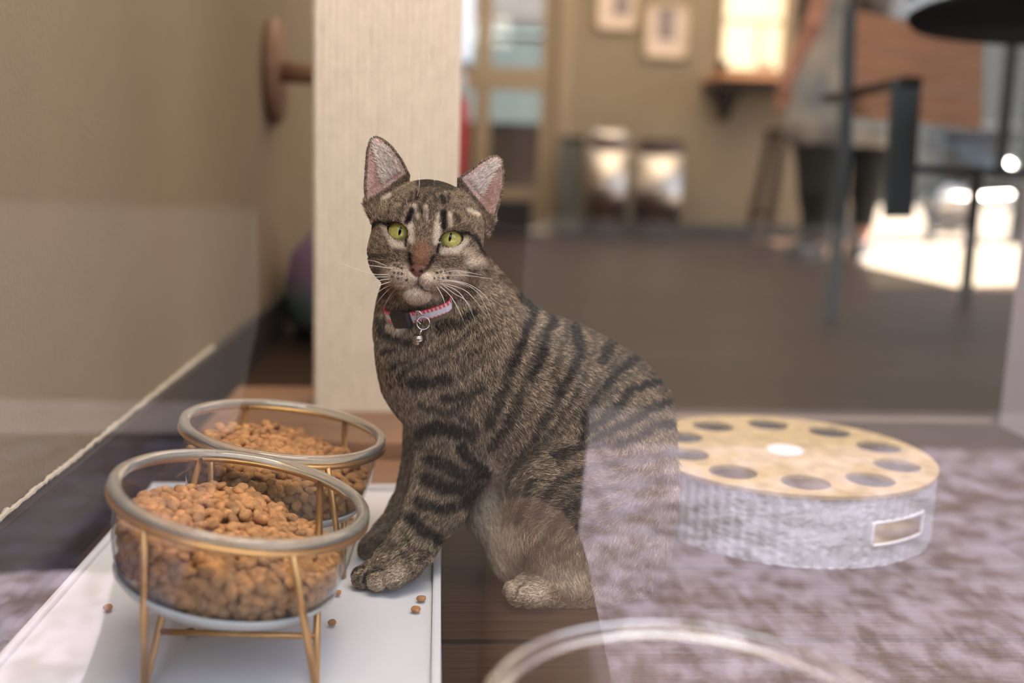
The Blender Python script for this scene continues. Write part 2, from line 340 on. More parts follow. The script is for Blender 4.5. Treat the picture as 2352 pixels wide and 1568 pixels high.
obj('pole', lathe([(0, 0), (.05, 0), (.05, .015), (.008, .03), (.008, .90), (0, .90)], 16), M['black'], lb, True)
mt = empty('sun_patch', (2.3, 4.2, 0), 'sun patch on the floor beyond the armchair, added as a pale sheet', 'sun patch')  # pale sheet cut to the outline of the sun patch to brighten it
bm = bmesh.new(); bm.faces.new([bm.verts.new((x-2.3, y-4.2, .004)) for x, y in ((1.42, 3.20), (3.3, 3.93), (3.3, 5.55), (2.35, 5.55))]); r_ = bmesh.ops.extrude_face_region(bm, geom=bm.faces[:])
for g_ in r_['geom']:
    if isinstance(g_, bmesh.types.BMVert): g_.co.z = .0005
bmesh.ops.recalc_face_normals(bm, faces=bm.faces); obj('patch_sheet', bm, mat('sun_patch_cream', (.135, .112, .080), .9, noise=.08, nscale=30), mt)
pl = empty('dark_box', (.42, 6.7, -.02), 'dark box added outside to darken the lower panes of the glazed door', 'planter')  # dark box put in so the lower door panes stay dark
bm = bmesh.new(); box(-.40, .36, -.15, .15, .06, .62, .01, bm); obj('body', bm, M['dark'], pl); obj('rim', box(-.42, .38, -.17, .17, .6205, .66, .006), M['black'], pl); obj('base', box(-.38, .34, -.13, .13, 0, .0595, .004), M['black'], pl)
# picture frames on the back wall
def picture(x0, x1, z0, z1, label, inner):
    e = empty('picture_frame', ((x0+x1)/2, YB, z0), label, 'picture', 'pale frames on the back wall'); w_, h_ = (x1-x0)/2, z1-z0
    bm = bmesh.new()
    for a in ((-w_, -w_+.018, 0, h_), (w_-.018, w_, 0, h_), (-w_, w_, 0, .018), (-w_, w_, h_-.018, h_)): box(a[0], a[1], -.025, -.001, a[2], a[3], .002, bm)
    obj('frame', bm, mat('cream_frame', (.80, .66, .50), .5), e)
    obj('mat_board', box(-w_+.015, w_-.015, -.014, -.003, .015, h_-.015), mat('pale_mat_board', (.95, .80, .70), .6), e)
    i = inner; obj('print', box(i[0], i[1], -.016, -.0142, i[2], i[3]), mat('grey_print', (.36, .31, .32), .6, noise=.2, nscale=14), e)
    return e
picture(.834, 1.055, 1.115, 1.41, 'upper left of two pale framed pictures, beside the glazed door', (-.02, .07, .08, .22))
picture(1.107, 1.345, .975, 1.262, 'lower right of two pale framed pictures, grey square print in the middle', (-.055, .045, .10, .27))
# steel bins
def bin_(x, y, r, h, label, dome):
    e = empty('trash_can', (x, y, 0), label, 'trash can', 'steel bins by the back wall')
    obj('base_ring', lathe([(0, 0), (r*1.04, 0), (r*1.04, .03), (0, .03)], 40), M['black'], e, True)
    obj('body', lathe([(0, .031), (r, .031), (r, h*.84), (0, h*.84)], 48), M['steel'], e, True)
    obj('lid_band', lathe([(0, h*.84), (r*1.03, h*.84), (r*1.03, h*.90), (0, h*.90)], 48), mat('mauve_band', (.16, .10, .10), .4), e, True)
    obj('lid', lathe([(0, h*.90), (r, h*.90), (r*.96, h*.94), (r*.7, h*(1.0 if dome else .955)), (0, h*(1.03 if dome else .96))], 48), M['steel'] if dome else M['black'], e, True)
    obj('pedal', box(-.03, .03, -r-.04, -r+.01, .012, .024, .003), M['black'], e)
bin_(.885, 5.38, .105, .57, 'left steel trash can with a bright domed lid, nearest the glazed door', True)
bin_(1.165, 5.40, .125, .55, 'right steel trash can with a flat black lid, below the lower picture', False)
hb = empty('dark_crate', (.70, 5.50, 0), 'narrow grey box standing left of the domed steel trash can', 'box')
obj('body', box(-.055, .055, -.10, .10, .03, .5, .006), mat('grey_box', (.12, .13, .12), .6), hb); obj('base', box(-.07, .07, -.11, .11, 0, .03, .004), M['black'], hb); obj('lid', box(-.06, .06, -.105, .105, .5, .53, .006), M['black'], hb)
cr = empty('storage_crate', (.37, 5.5, 0), 'low black crate on the floor in front of the glazed door', 'crate')
obj('body', box(-.11, .12, -.1, .1, 0, .17, .01), M['black'], cr); obj('rim', box(-.12, .13, -.11, .11, .17, .185, .004), M['black'], cr)
# wall counter with bracket
ct = empty('wall_counter', (1.9, YB, .85), 'brown wooden counter fixed to the back wall under the bright window', 'counter')
obj('top', box(-.44, .50, -.34, 0, .0, .035, .004), M['wood'], ct); obj('apron', box(-.46, .50, -.30, -.01, -.045, -.0005, .004), M['dark'], ct)
for bx_ in (-.32, .35):
    bm = bmesh.new(); box(bx_-.02, bx_+.02, -.03, 0, -.20, -.045, .003, bm); bar((bx_, -.26, -.05), (bx_, -.015, -.19), .025, .02, bm); obj('bracket', bm, M['dark'], ct)
cu = empty('cup', (1.50, 5.50, .885), 'small dark cup on the left end of the wall counter', 'cup')
obj('body', lathe([(0, 0), (.022, 0), (.03, .07), (.027, .07), (.02, .005), (0, .005)], 24), M['dark'], cu, True); obj('saucer', lathe([(0, -.0005), (.045, .004), (.045, .007), (0, .003)], 24), M['dark'], cu, True)
fl = empty('glass_tumbler', (1.75, 5.52, .885), 'pale tumbler on the wall counter below the bright window', 'glass')
obj('body', lathe([(0, 0), (.03, 0), (.036, .07), (.033, .07), (.028, .006), (0, .006)], 24), mat('cream_glass', (.75, .65, .5), .2), fl, True)
# bar stool under the counter
st = empty('bar_stool', (1.86, 5.30, 0), 'dark bar stool tucked beneath the wall counter, left of the standing person', 'stool')
obj('seat', box(-.13, .13, -.13, .13, .56, .60, .012), M['dark'], st)
for sx in (-1, 1):
    for sy in (-1, 1): obj('leg', bar((sx*.10, sy*.10, .57), (sx*.17, sy*.15, 0), .04, .04), M['dark'], st)
for sx in (-1, 1): obj('rung', bar((sx*.15, -.135, .16), (sx*.15, .135, .16), .022, .022), M['dark'], st)
# armchair with wooden slat back
ac = empty('armchair', (1.26, 2.65, 0), 'metal framed armchair with wide brown wooden back slats and thin grey legs', 'chair')
o_ = Vector((1.26, 2.65, 0)); A_ = Vector((1.001, 2.486, 0))-o_; B_ = Vector((1.524, 2.806, 0))-o_; dv = (B_-A_).normalized(); pv = Vector((-dv.y, dv.x, 0))
At = Vector(atY(1952, 20, 2.52))-o_; Bt = At+dv*.56
obj('leg', bar(A_, Vector(atY(1941, 330, 2.5))-o_, .026, .03), M['chairm'], ac)
obj('back_post', bar(Vector(atY(1941, 335, 2.505))-o_, At, .024, .03), M['chairm'], ac)
obj('leg', bar(B_, Vector(atY(2243, 400, 2.86))-o_, .028, .028), M['chairm'], ac)
obj('back_post', bar(Vector(atY(2296, 400, 2.90))-o_, Vector(atY(2328, 60, 2.92))-o_, .026, .028), M['chairm'], ac)
for k, (ya, yb) in enumerate(((23, 98), (103, 180), (186, 268))):
    p0 = Vector(atY(1956, ya, 2.54))-o_; p1 = Vector(atY(1956, yb, 2.54))-o_; bm = bmesh.new(); L = .60
    for (u0, v0) in ((p0, p1),):
        vs = [u0, v0, v0+dv*L, u0+dv*L]; vv = [bm.verts.new(v) for v in vs]+[bm.verts.new(v+pv*.02) for v in vs]
        for f_ in ((0, 1, 2, 3), (7, 6, 5, 4), (0, 4, 5, 1), (1, 5, 6, 2), (2, 6, 7, 3), (3, 7, 4, 0)): bm.faces.new([vv[i] for i in f_])
        bmesh.ops.recalc_face_normals(bm, faces=bm.faces)
    obj('back_slat', bm, M['wood'], ac)
armT = Vector(atY(2082, 182, 2.30))-o_; armB = Vector(atY(2062, 500, 2.30))-o_
obj('arm_support', bar(armT, armB, .066, .02, up=(0, 1, 0)), M['chairm'], ac)
obj('armrest', bar(Vector(atY(2098, 184, 2.28))-o_, Vector(atY(1905, 228, 2.62))-o_, .05, .016), M['dark'], ac)
sr = Vector(atY(2085, 388, 2.33))-o_
obj('seat_rail', bar(sr, Vector(atY(2420, 400, 2.42))-o_, .045, .02), M['chairm'], ac)
obj('seat', (lambda bm: (bm.faces.new([bm.verts.new(v) for v in (sr, sr+dv*.36+Vector((.06, 0, 0)), Vector(atY(2330, 392, 2.92))-o_, Vector(atY(1950, 388, 2.52))-o_)]), bmesh.ops.solidify(bm, geom=bm.faces[:], thickness=.02), bm)[-1])(bmesh.new()), M['chairm'], ac)
# round high table
tb = empty('round_table', (*atY(2559, 22, 1.80)[:2], 0), 'round dark table with a single post at the upper right corner', 'table'); tz = atY(2559, 22, 1.80)[2]
obj('tabletop', lathe([(0, 0), (.335, 0), (.345, .010), (.345, .018), (.335, .024), (0, .024)], 64, None, Matrix.Translation((0, 0, tz-.024))), mat('dark_table_top', (.014, .011, .010), .95, spec=.05), tb, True)
obj('pole', lathe([(0, .02), (.03, .02), (.03, tz-.0245), (0, tz-.0245)], 24), M['dark'], tb, True)
obj('base', lathe([(0, 0), (.06, 0), (.06, .012), (.03, .03), (0, .03)], 40), M['dark'], tb, True)
# scooter parked outside the right glass door
sp = atY(2235, 440, 7.2); sc_ = empty('motor_scooter', (sp[0]+.3, 7.2, -.02), 'dark motor scooter with bright chrome parked outside beyond the armchair', 'scooter')
def wheel(x): return lathe([(.13, -.04), (.21, -.045), (.24, 0), (.21, .045), (.13, .04), (.13, -.04)], 32, None, Matrix.Translation((x, 0, .24)) @ Matrix.Rotation(math.pi/2, 4, 'X'))
for wx in (-.45, .62):
    wl = obj('wheel', wheel(wx), M['black'], sc_, True); obj('hub', lathe([(0, -.05), (.13, -.05), (.13, .05), (0, .05)], 32, None, Matrix.Translation((wx, 0, .24)) @ Matrix.Rotation(math.pi/2, 4, 'X')), M['steel'], wl, True)
g = blob([((-.45, 0, .52), (-.1, 0, .42), .12, .14), ((-.1, 0, .38), (.35, 0, .36), .12, .10), ((.35, 0, .36), (.55, 0, .95), .10, .09), ((-.6, 0, .62), (-.15, 0, .66), .09, .11)], .02, .05)
fast_mesh('body', *g.mesh(), mat('dark_scooter_paint', (.03, .04, .05), .2), sc_)
obj('seat', box(-.62, -.05, -.13, .13, .70, .78, .03), M['black'], sc_); obj('headlight', lathe([(0, 0), (.09, 0), (.10, .05), (.05, .12), (0, .13)], 32, None, Matrix.Translation((.60, -.07, .88)) @ Matrix.Rotation(math.pi/2, 4, 'X')), M['steel'], sc_, True)
obj('handlebar', tube([(.48, -.32, .98), (.53, -.12, 1.02), (.53, .12, 1.02), (.48, .32, .98)], .014), M['steel'], sc_, True)
obj('muffler', tube([(-.7, -.14, .22), (-.1, -.14, .26)], [.06, .045], 20), M['steel'], sc_, True)
# standing person
pY = 4.3; px0 = atZ(1850, 600, 0); f1 = np.array([px0[0]+.04, px0[1]+.02, 0]); f2 = np.array([px0[0]+.29, px0[1]+.12, 0]); hip = (f1+f2)/2
def w3(x, y, z): return (hip[0]+x, hip[1]+y, z)
pe = empty('person', (hip[0], hip[1], 0), 'person standing in pale denim smock over black leggings and dark shoes, arm hanging', 'person')
skin = mat('skin', (.42, .22, .17), .6); legm = mat('black_leggings', (.018, .022, .022), .8); smock = mat('pale_denim', (.55, .55, .57), .85, noise=.25, nscale=7, col2=(.22, .30, .38)); shirt = mat('dark_floral_shirt', (.10, .09, .09), .8, noise=.9, nscale=22)
def fig(name, prims, m, k=.03, h=.014):
    g = blob(prims, h, k); V, Q = g.mesh(); V = V-np.array([hip[0], hip[1], 0]); return fast_mesh(name, V, Q, m, pe)
body = [(w3(-.13, -.02, .62), (f1[0], f1[1], .30), .085, .055), ((f1[0], f1[1], .30), (f1[0], f1[1], .08), .055, .036), (w3(.13, .02, .62), (f2[0], f2[1], .30), .085, .055), ((f2[0], f2[1], .30), (f2[0], f2[1], .08), .055, .036),
        ((f1[0]+.01, f1[1]+.02, .05), (f1[0]-.10, f1[1]-.05, .035), .035, .03), ((f2[0]+.01, f2[1]+.02, .05), (f2[0]-.06, f2[1]-.08, .035), .035, .03),
        (w3(-.10, 0, .85), w3(-.13, -.02, .62), .10, .09), (w3(.10, 0, .85), w3(.13, .02, .62), .10, .09), (w3(0, 0, .92), w3(0, 0, 1.15), .14, .12), (w3(0, 0, 1.15), w3(0, 0, 1.34), .13, .13), (w3(-.13, 0, 1.38), w3(.13, 0, 1.38), .06, .06), (w3(0, 0, 1.38), w3(0, -.01, 1.48), .055, .05),
        (w3(0, -.02, 1.53), w3(0, -.02, 1.61), .078, .088), (w3(0, -.095, 1.555), w3(0, -.112, 1.535), .010, .014, .01)]
aw = [atY(1905, -90, 4.1), atY(1868, 60, 4.08), atY(1812, 175, 4.08), atY(1800, 205, 4.07)]
body += [(w3(-.15, 0, 1.37), aw[0], .05, .045), (aw[0], aw[1], .043, .038), (aw[1], aw[2], .036, .026), (aw[2], aw[3], .028, .026)]
for q in range(4): body.append((np.array(aw[3])+np.array((-.018+.012*q, 0, -.01)), np.array(aw[3])+np.array((-.024+.012*q, -.012, -.085+.006*abs(q-1))), .010, .008, .008))
body.append((np.array(aw[3])+np.array((.012, -.012, .0)), np.array(aw[3])+np.array((.03, -.03, -.045)), .011, .009, .008))
body += [(w3(.15, 0, 1.37), w3(.20, .10, 1.1), .05, .045), (w3(.20, .10, 1.1), w3(.12, .20, .90), .04, .027), (w3(.12, .20, .90), w3(.08, .22, .84), .028, .02)]
fig('body', body, skin, .025)
def off(l, d): return [(a, b, ra+d, rb+d)+tuple(r) for (a, b, ra, rb, *r) in l]
fig('leggings', [(w3(-.13, -.02, .52), (f1[0], f1[1], .30), .11, .085), ((f1[0], f1[1], .30), (f1[0], f1[1], .135), .080, .062), (w3(.13, .02, .52), (f2[0], f2[1], .30), .10, .066), ((f2[0], f2[1], .30), (f2[0], f2[1], .17), .062, .048), ], legm)
sm = [(0.205, .49), (.225, .50), (.225, .60), (.19, .85), (.165, 1.0), (.17, 1.18), (.12, 1.36), (.105, 1.36), (.15, 1.16), (.15, 1.0), (.175, .85), (.205, .60), (.205, .49)]
b_ = lathe(sm, 64); 
for v in b_.verts:
    a = math.atan2(v.co.y, v.co.x); k_ = 1+.06*math.sin(a*9)*max(0, (1.0-v.co.z)/.5); v.co.x *= k_*1.15; v.co.y *= k_*.80
sk = obj('denim_smock', b_, smock, pe, True)
sh = [(w3(-.15, 0, 1.33), w3(.15, 0, 1.33), .075, .075, .05), (w3(0, .0, 1.05), w3(0, 0, 1.3), .15, .15, .05), (w3(-.14, 0, 1.37), (np.array(w3(-.14, 0, 1.37))+np.array(aw[0]))/2, .068, .062), (w3(.15, 0, 1.37), w3(.21, .01, 1.16), .068, .06)]
fig('shirt', sh, shirt, .03)
ch_ = [(w3(-.19, .03, .88), w3(-.16, .03, 1.25), .06, .09)]
fig('shirt_tail', ch_, shirt)
for (f, dx, dy) in ((f1, -.10, -.05), (f2, -.06, -.08)):
    g = blob([((f[0]+.02, f[1]+.03, .055), (f[0]+dx, f[1]+dy, .045), .046, .040, .02)], .008, .02); V, Q = g.mesh(); V[:, 2] = np.maximum(V[:, 2], .022); V -= np.array([hip[0], hip[1], 0]); s1 = fast_mesh('shoe', V, Q, M['black'], pe)
    V2 = V[V[:, 2] < .04]; c = V2.mean(0); bm = bmesh.new(); d = Vector((dx, dy, 0)); an = math.atan2(dy, dx)
    so = lathe([(0, .001), (.05, .001), (.052, .012), (.05, .026), (0, .026)], 40)
    for v in so.verts: v.co.x *= 2.05; v.co.y *= .95
    bmesh.ops.transform(so, matrix=Matrix.Translation((f[0]-hip[0]+dx*.42, f[1]-hip[1]+dy*.3, 0)) @ Matrix.Rotation(an, 4, 'Z'), verts=so.verts)
    obj('sole', so, mat('white_rubber_sole', (.16, .14, .14), .6), s1, True)
g = blob([(w3(0, .01, 1.60), w3(0, .03, 1.66), .098, .085), (w3(-.03, .06, 1.58), w3(0, .10, 1.45), .07, .04)], .01, .03); V, Q = g.mesh(); fast_mesh('hair', V-np.array([hip[0], hip[1], 0]), Q, mat('brown_hair', (.06, .035, .02), .7), pe)
for sx in (-.03, .03): obj('eye', lathe([(0, -.011), (.008, -.008), (.011, 0), (.008, .008), (0, .011)], 16, None, Matrix.Translation((sx, -.100, 1.575))), mat('eye_dark', (.05, .03, .02), .2), pe, True)
# perch on the left wall
pr = empty('wall_perch', (XL, 2.05, .527), 'round wooden disc perch with a dowel fixed to the tan left wall', 'cat perch')
rY = Matrix.Rotation(math.pi/2, 4, 'Y')
obj('disc', lathe([(0, 0.001), (.095, .001), (.10, .006), (.10, .016), (.095, .022), (0, .022)], 56, None, rY), M['woodp'], pr, True)
obj('dowel', tube([(.022, 0, 0), (.145, 0, -.002)], .020, 24), M['woodp'], pr, True)
# lavender and teal pet bed behind post
pb = mat('lavender_teal_plush', (.3, .2, .33), .9, bump=.4, bscale=90); nt = pb.node_tree; tc = [n for n in nt.nodes if n.type == 'TEX_COORD'][0]
sx_ = nt.nodes.new('ShaderNodeSeparateXYZ'); nt.links.new(tc.outputs['Object'], sx_.inputs[0]); rp = nt.nodes.new('ShaderNodeValToRGB'); nt.links.new(sx_.outputs['Z'], rp.inputs[0])
rp.color_ramp.elements[0].position = .08; rp.color_ramp.elements[0].color = (.12, .19, .19, 1); rp.color_ramp.elements[1].position = .13; rp.color_ramp.elements[1].color = (.25, .17, .27, 1); nt.links.new(rp.outputs[0], nt.nodes['Principled BSDF'].inputs['Base Color'])
be = empty('pet_bed', (-.17, 2.12, 0), 'rounded lavender and teal plush pet bed behind the scratching post', 'pet bed')
obj('shell', lathe([(0, .012), (.12, .012), (.145, .04), (.15, .1), (.135, .17), (.09, .225), (.04, .243), (0, .245)], 56), pb, be, True)
obj('base', lathe([(0, 0), (.125, 0), (.13, .006), (.125, .012), (0, .012)], 48), M['black'], be, True)
# scratching post
sp_ = empty('scratching_post', (-.07, 1.38, 0), 'tall square cream sisal scratching post standing on a brown wooden base', 'scratching post')
sis = mat('cream_sisal', (.92, .80, .62), .9, noise=.05, nscale=160, ndist=(1, 1, .3), bump=1.0, bscale=420)
def ribbed(w_, d_, z0, z1, n=21, amp=.0028):
    bm = bmesh.new(); pts = []; per = 10
    def side(p, q, nrm, nn):
        for i in range(nn*per):
            t = i/(nn*per); a = amp*abs(math.sin(t*nn*math.pi))**.6; pts.append((p[0]+(q[0]-p[0])*t+nrm[0]*a, p[1]+(q[1]-p[1])*t+nrm[1]*a))
    side((-w_/2, -d_/2), (w_/2, -d_/2), (0, -1), n); side((w_/2, -d_/2), (w_/2, d_/2), (1, 0), n//2); side((w_/2, d_/2), (-w_/2, d_/2), (0, 1), n); side((-w_/2, d_/2), (-w_/2, -d_/2), (-1, 0), n//2)
    zs = np.linspace(z0, z1, 60); rings = [[bm.verts.new((x+random.gauss(0, .00025), y+random.gauss(0, .00025), z)) for x, y in pts] for z in zs]
    for A, B in zip(rings[:-1], rings[1:]):
        for k in range(len(pts)): k2 = (k+1) % len(pts); bm.faces.new((A[k], A[k2], B[k2], B[k]))
    bm.faces.new(rings[-1]); return bm
obj('sisal_post', ribbed(.183, .092, .030, 1.25), sis, sp_, True)
obj('base_board', box(-.22, .24, -.20, .10, .010, .030, .002), M['wood2'], sp_)
obj('lower_board', box(-.20, .22, -.305, .08, 0, .0098, .002), M['wood2'], sp_)
# ================================================================ tray, bowls
ty = empty('white_tray', (-.15, .78, 0), 'white feeding tray with a raised rim under the two bowls of kibble', 'tray')
obj('tray_floor', box(-.146, .150, -.30, .278, .002, .010, .002), M['traym'], ty)
obj('rim', (lambda bm: [box(*a, .002, bm) for a in ((-.152, -.146, -.305, .283, 0, .014), (.150, .157, -.305, .283, 0, .016), (-.152, .157, .278, .284, 0, .016), (-.152, .157, -.306, -.300, 0, .014))] and bm)(bmesh.new()), M['traym'], ty)
milky = mat('milky_glass', (.86, .88, .86), .2); milky.node_tree.nodes['Principled BSDF'].inputs['Transmission Weight'].default_value = .35
gw = thin_glass('bowl_glass', (.93, .95, .93), mul=1.1); gr = bpy.data.materials.new('rim_glass'); gr.use_nodes = True
_b = gr.node_tree.nodes['Principled BSDF']; _b.inputs['Base Color'].default_value = (.93, .90, .76, 1); _b.inputs['Transmission Weight'].default_value = .78; _b.inputs['Roughness'].default_value = .09; _b.inputs['Coat Weight'].default_value = .6; _b.inputs['Coat Roughness'].default_value = .03; _b.inputs['IOR'].default_value = 1.5
waterm = thin_glass('water', (.97, .98, 1), ior=1.33, mul=1.)
clear = bpy.data.materials.new('clear_glass'); clear.use_nodes = True
_b = clear.node_tree.nodes['Principled BSDF']; _b.inputs['Base Color'].default_value = (.97, .97, .97, 1); _b.inputs['Transmission Weight'].default_value = 1; _b.inputs['Roughness'].default_value = .02; _b.inputs['IOR'].default_value = 1.45
def make_bowl(loc, tilt, label, group=None):
    e = empty('pet_bowl', loc, label, 'bowl', group, (0, tilt, 0))
    obj('glass_wall', lathe([(.0845, -.0031), (.0843, -.010), (.0818, -.034), (.0782, -.050), (.0735, -.0580), (.062, -.0628), (.035, -.0645), (0, -.065)], 96), gw, e, True)
    rr = lathe([(.0800, .0), (.0808, .0022), (.0835, .0034), (.0868, .0034), (.0886, .0022), (.0893, 0), (.0886, -.0022), (.0868, -.0030), (.083, -.0030), (.0806, -.0020), (.0800, 0)], 120); obj('glass_rim', rr, gr, e, True)
    obj('glass_base', lathe([(.0735, -.0592), (.0768, -.0565), (.0770, -.0592), (.0715, -.0655), (.060, -.0690), (0, -.0695), (0, -.0665), (.060, -.0655), (.0735, -.0592)], 96), milky, e, True)
    return e
def make_stand(loc, tilt, label, foot, group=None):
    e = empty('wire_stand', loc, label, 'bowl stand', group)
    R = Matrix.Rotation(tilt, 4, 'Y'); ring = [R @ Vector(p) for p in circle(.0876, -.0054, 96)]
    obj('ring', tube(ring, .0022, 10, None, True), M['gold'], e, True)
    def rp(deg): a = math.radians(deg); return R @ Vector((.0876*math.cos(a), .0876*math.sin(a), -.0054))
    gz = foot-loc[2]
    for s_ in (-1, 1):
        fa, ba = rp(270+s_*32), rp(90-s_*32); ft = Vector((s_*.056, -.052, gz+.0026)); 
        obj('leg', tube([fa, ft], .0026, 10), M['gold'], e, True); obj('leg', tube([ft, ba], .0026, 10), M['gold'], e, True)
        if s_ == -1: m1 = ft.lerp(ba, .22)
        else: m2 = ft.lerp(ba, .22)
    obj('crossbar', tube([m1, m2], .0022, 10), M['gold'], e, True); return e
BW = [((-.133, .687, .129), math.radians(10.8), 'front'), ((-.132, .873, .127), math.radians(7.8), 'rear')]
kib = mat('kibble_tan', (.56, .27, .10), .75, noise=.35, nscale=90, bump=.6, bscale=700); kib2 = mat('kibble_brown', (.44, .22, .09), .8, noise=.3, nscale=90, bump=.6, bscale=700)
def kibble_mesh(seed, m):
    bm = bmesh.new(); bmesh.ops.create_icosphere(bm, subdivisions=2, radius=1); r = random.Random(seed); ph = [r.uniform(0, 6) for _ in range(4)]; bend = r.uniform(-.3, .5)
    for v in bm.verts:
        n = v.co.copy(); k = 1+.09*math.sin(3*n.x+ph[0])+.07*math.sin(4*n.y+ph[1])
        v.co = Vector((n.x*.0056*k, n.y*.0046*k+bend*.003*n.x*n.x, n.z*.0034*(1+.1*math.sin(3*n.x+ph[2]))*(1-.25*math.exp(-(n.x**2+n.y**2)*4))))
    me = bpy.data.meshes.new('kibble'); bm.to_mesh(me); bm.free(); me.materials.append(m); me.polygons.foreach_set('use_smooth', [True]*len(me.polygons)); return me
KM = [kibble_mesh(i, kib if i < 5 else kib2) for i in range(8)]
def kibble_prof(z): # inner radius of bowl at local z
    zs = [-.0645, -.0626, -.0580, -.050, -.034, -.010, 0]; rs = [.035, .062, .0725, .0772, .0808, .0835, .084]; return np.interp(z, zs, rs)
def pack(n, heap, seed):
    rg = np.random.default_rng(seed); r = .0037; a = 2*r*1.02; P = []
    for k in range(-2, 14):
        for j in range(-16, 17):
            for i in range(-16, 17): P.append(((i+.5*((j+k) % 2))*a, (j*.866+(k % 2)*.29*2)*a, -.0605+k*.80*a))
    P = np.array(P)+rg.normal(size=(len(P), 3))*.0013; R_ = np.hypot(P[:, 0], P[:, 1]); top = heap(P[:, 0], P[:, 1]); mx = kibble_prof(P[:, 2])-.0052
    P = P[(R_ < mx) & (P[:, 2] < top+.002) & (P[:, 2] > -.0605)]; R_ = np.hypot(P[:, 0], P[:, 1]); P = P[(P[:, 2] > heap(P[:, 0], P[:, 1])-.013) | (R_ > kibble_prof(P[:, 2])-.017)]; n = len(P)
    for it in range(26):
        for c in range(0, n, 300):
            d = P[c:c+300, None]-P[None]; D = np.sqrt((d**2).sum(2)); D[D < 1e-9] = 1; ov = np.clip(2*r*1.05-D, 0, None); P[c:c+300] += ((d/D[..., None])*ov[..., None]).sum(1)*.4
        P[:, 2] = np.maximum(P[:, 2], -.0605); P[:, 2] = np.minimum(P[:, 2], heap(P[:, 0], P[:, 1])+.002)
        R_ = np.hypot(P[:, 0], P[:, 1]); mx = kibble_prof(P[:, 2])-.0052; s_ = np.where(R_ > mx, mx/np.maximum(R_, 1e-6), 1); P[:, 0] *= s_; P[:, 1] *= s_
    return P
def fill(bi, n, nind, label, group, heap, seed):
    loc, tilt, _ = BW[bi]; P = pack(n, heap, seed); Mx = Matrix.Translation(loc) @ Matrix.Rotation(tilt, 4, 'Y')
    top = heap(P[:, 0], P[:, 1]); Rr = np.hypot(P[:, 0], P[:, 1]); wallgap = kibble_prof(P[:, 2])-Rr
    sc = np.maximum((P[:, 2]-top)/.006+1.0, -9); front = np.where((P[:, 1] < .01) & (wallgap < .0115), 1.2-P[:, 1]*-6*-1, -9); score = np.maximum(sc, front)
    order = np.argsort(-score); rg = random.Random(seed); rest = bmesh.new()
    for c, i in enumerate(order):
        p = Vector(P[i]); me = KM[rg.randrange(8)]; wl = wallgap[i] < .009 and P[i][2] < top[i]-.004
        if wl: q = Vector((P[i][0], P[i][1], .02)).to_track_quat('Z', 'Y') @ Vector((0, 0, 1)).rotation_difference(Vector((0, 0, 1))); e = q.to_matrix().to_4x4() @ Matrix.Rotation(rg.uniform(0, 6.28), 4, 'Z') @ Matrix.Rotation(rg.uniform(-.5, .5), 4, 'X')
        else: e = Matrix.Rotation(rg.uniform(0, 6.28), 4, 'Z') @ Matrix.Rotation(rg.uniform(-.8, .8), 4, 'X') @ Matrix.Rotation(rg.uniform(-.6, .6), 4, 'Y')
        s_ = rg.uniform(.86, 1.1); mw = Mx @ Matrix.Translation(p) @ e @ Matrix.Scale(s_, 4)
        if c < nind:
            side = 'left' if P[i][0] < 0 else 'right'; where = ('seen through the glass low on the '+side+' of the '+group+' bowl') if wl else ('lying on top in the '+side+' half of the '+group+' bowl')
            o = link(bpy.data.objects.new('kibble', me)); o.matrix_world = mw; tag(o, 'brown kibble '+where, 'kibble', 'kibble '+where)
        else:
            k0 = len(rest.verts); rest.from_mesh(me); rest.verts.ensure_lookup_table(); bmesh.ops.transform(rest, matrix=mw, verts=rest.verts[k0:])
    o = obj('kibble_pile', rest, kib, None, True); tag(o, label, 'kibble', None, 'stuff')
make_bowl(BW[0][0], BW[0][1], 'front clear glass bowl full of kibble, nearest the left of the window', 'glass kibble bowls')
make_stand(BW[0][0], BW[0][1], 'gold wire stand under the front kibble bowl, its legs on the white tray', .010, 'gold wire stands')
make_bowl(BW[1][0], BW[1][1], 'rear clear glass bowl of kibble, behind the front bowl and left of the cat', 'glass kibble bowls')
make_stand(BW[1][0], BW[1][1], 'gold wire stand under the rear kibble bowl, mostly hidden by the front one', .010, 'gold wire stands')
fill(0, 0, 190, 'heap of brown kibble underneath the top pieces in the front glass bowl', 'front', lambda x, y: -.0275-.13*x-1.3*x*x+.03*y+.0020*np.sin(x*60+y*45), 3)
fill(1, 0, 105, 'heap of brown kibble underneath the top pieces in the rear glass bowl', 'rear', lambda x, y: -.0245-.08*x-1.2*(x*x)+.03*y+.0020*np.sin(x*50-y*40), 5)
for (x_, y_, lab) in ((776, 1358, 'kibble crumb on the tray right of the front bowl, by the paw'), (763, 1427, 'kibble crumb on the tray below the paw crumb, right of the stand'), (248, 1392, 'greyish kibble crumb on the tray left of the front stand'), (434, 1448, 'small kibble crumb under the front bowl above the crossbar'), (968, 1372, 'kibble crumb against the right rim of the tray, upper one'), (956, 1396, 'small kibble crumb by the right tray rim, lower one'), (805, 1190, 'kibble crumb on the tray between bowl and cat')):
    p = atZ(x_, y_, .0145); o = link(bpy.data.objects.new('kibble', KM[random.randrange(8)])); o.location = (p[0], p[1], .0138); o.rotation_euler = (0, 0, random.uniform(0, 6)); o.scale = [random.uniform(.6, .85)]*3; tag(o, lab, 'kibble', 'stray kibble on the tray')
b3 = empty('pet_bowl', (.112, .392, 0), 'large clear glass water bowl at the bottom edge, closest to the window', 'bowl')
obj('glass_wall', lathe([(0, .004), (.05, .004), (.064, .012), (.074, .035), (.083, .075), (.0865, .105), (.0875, .129)], 96), gw, b3, True)
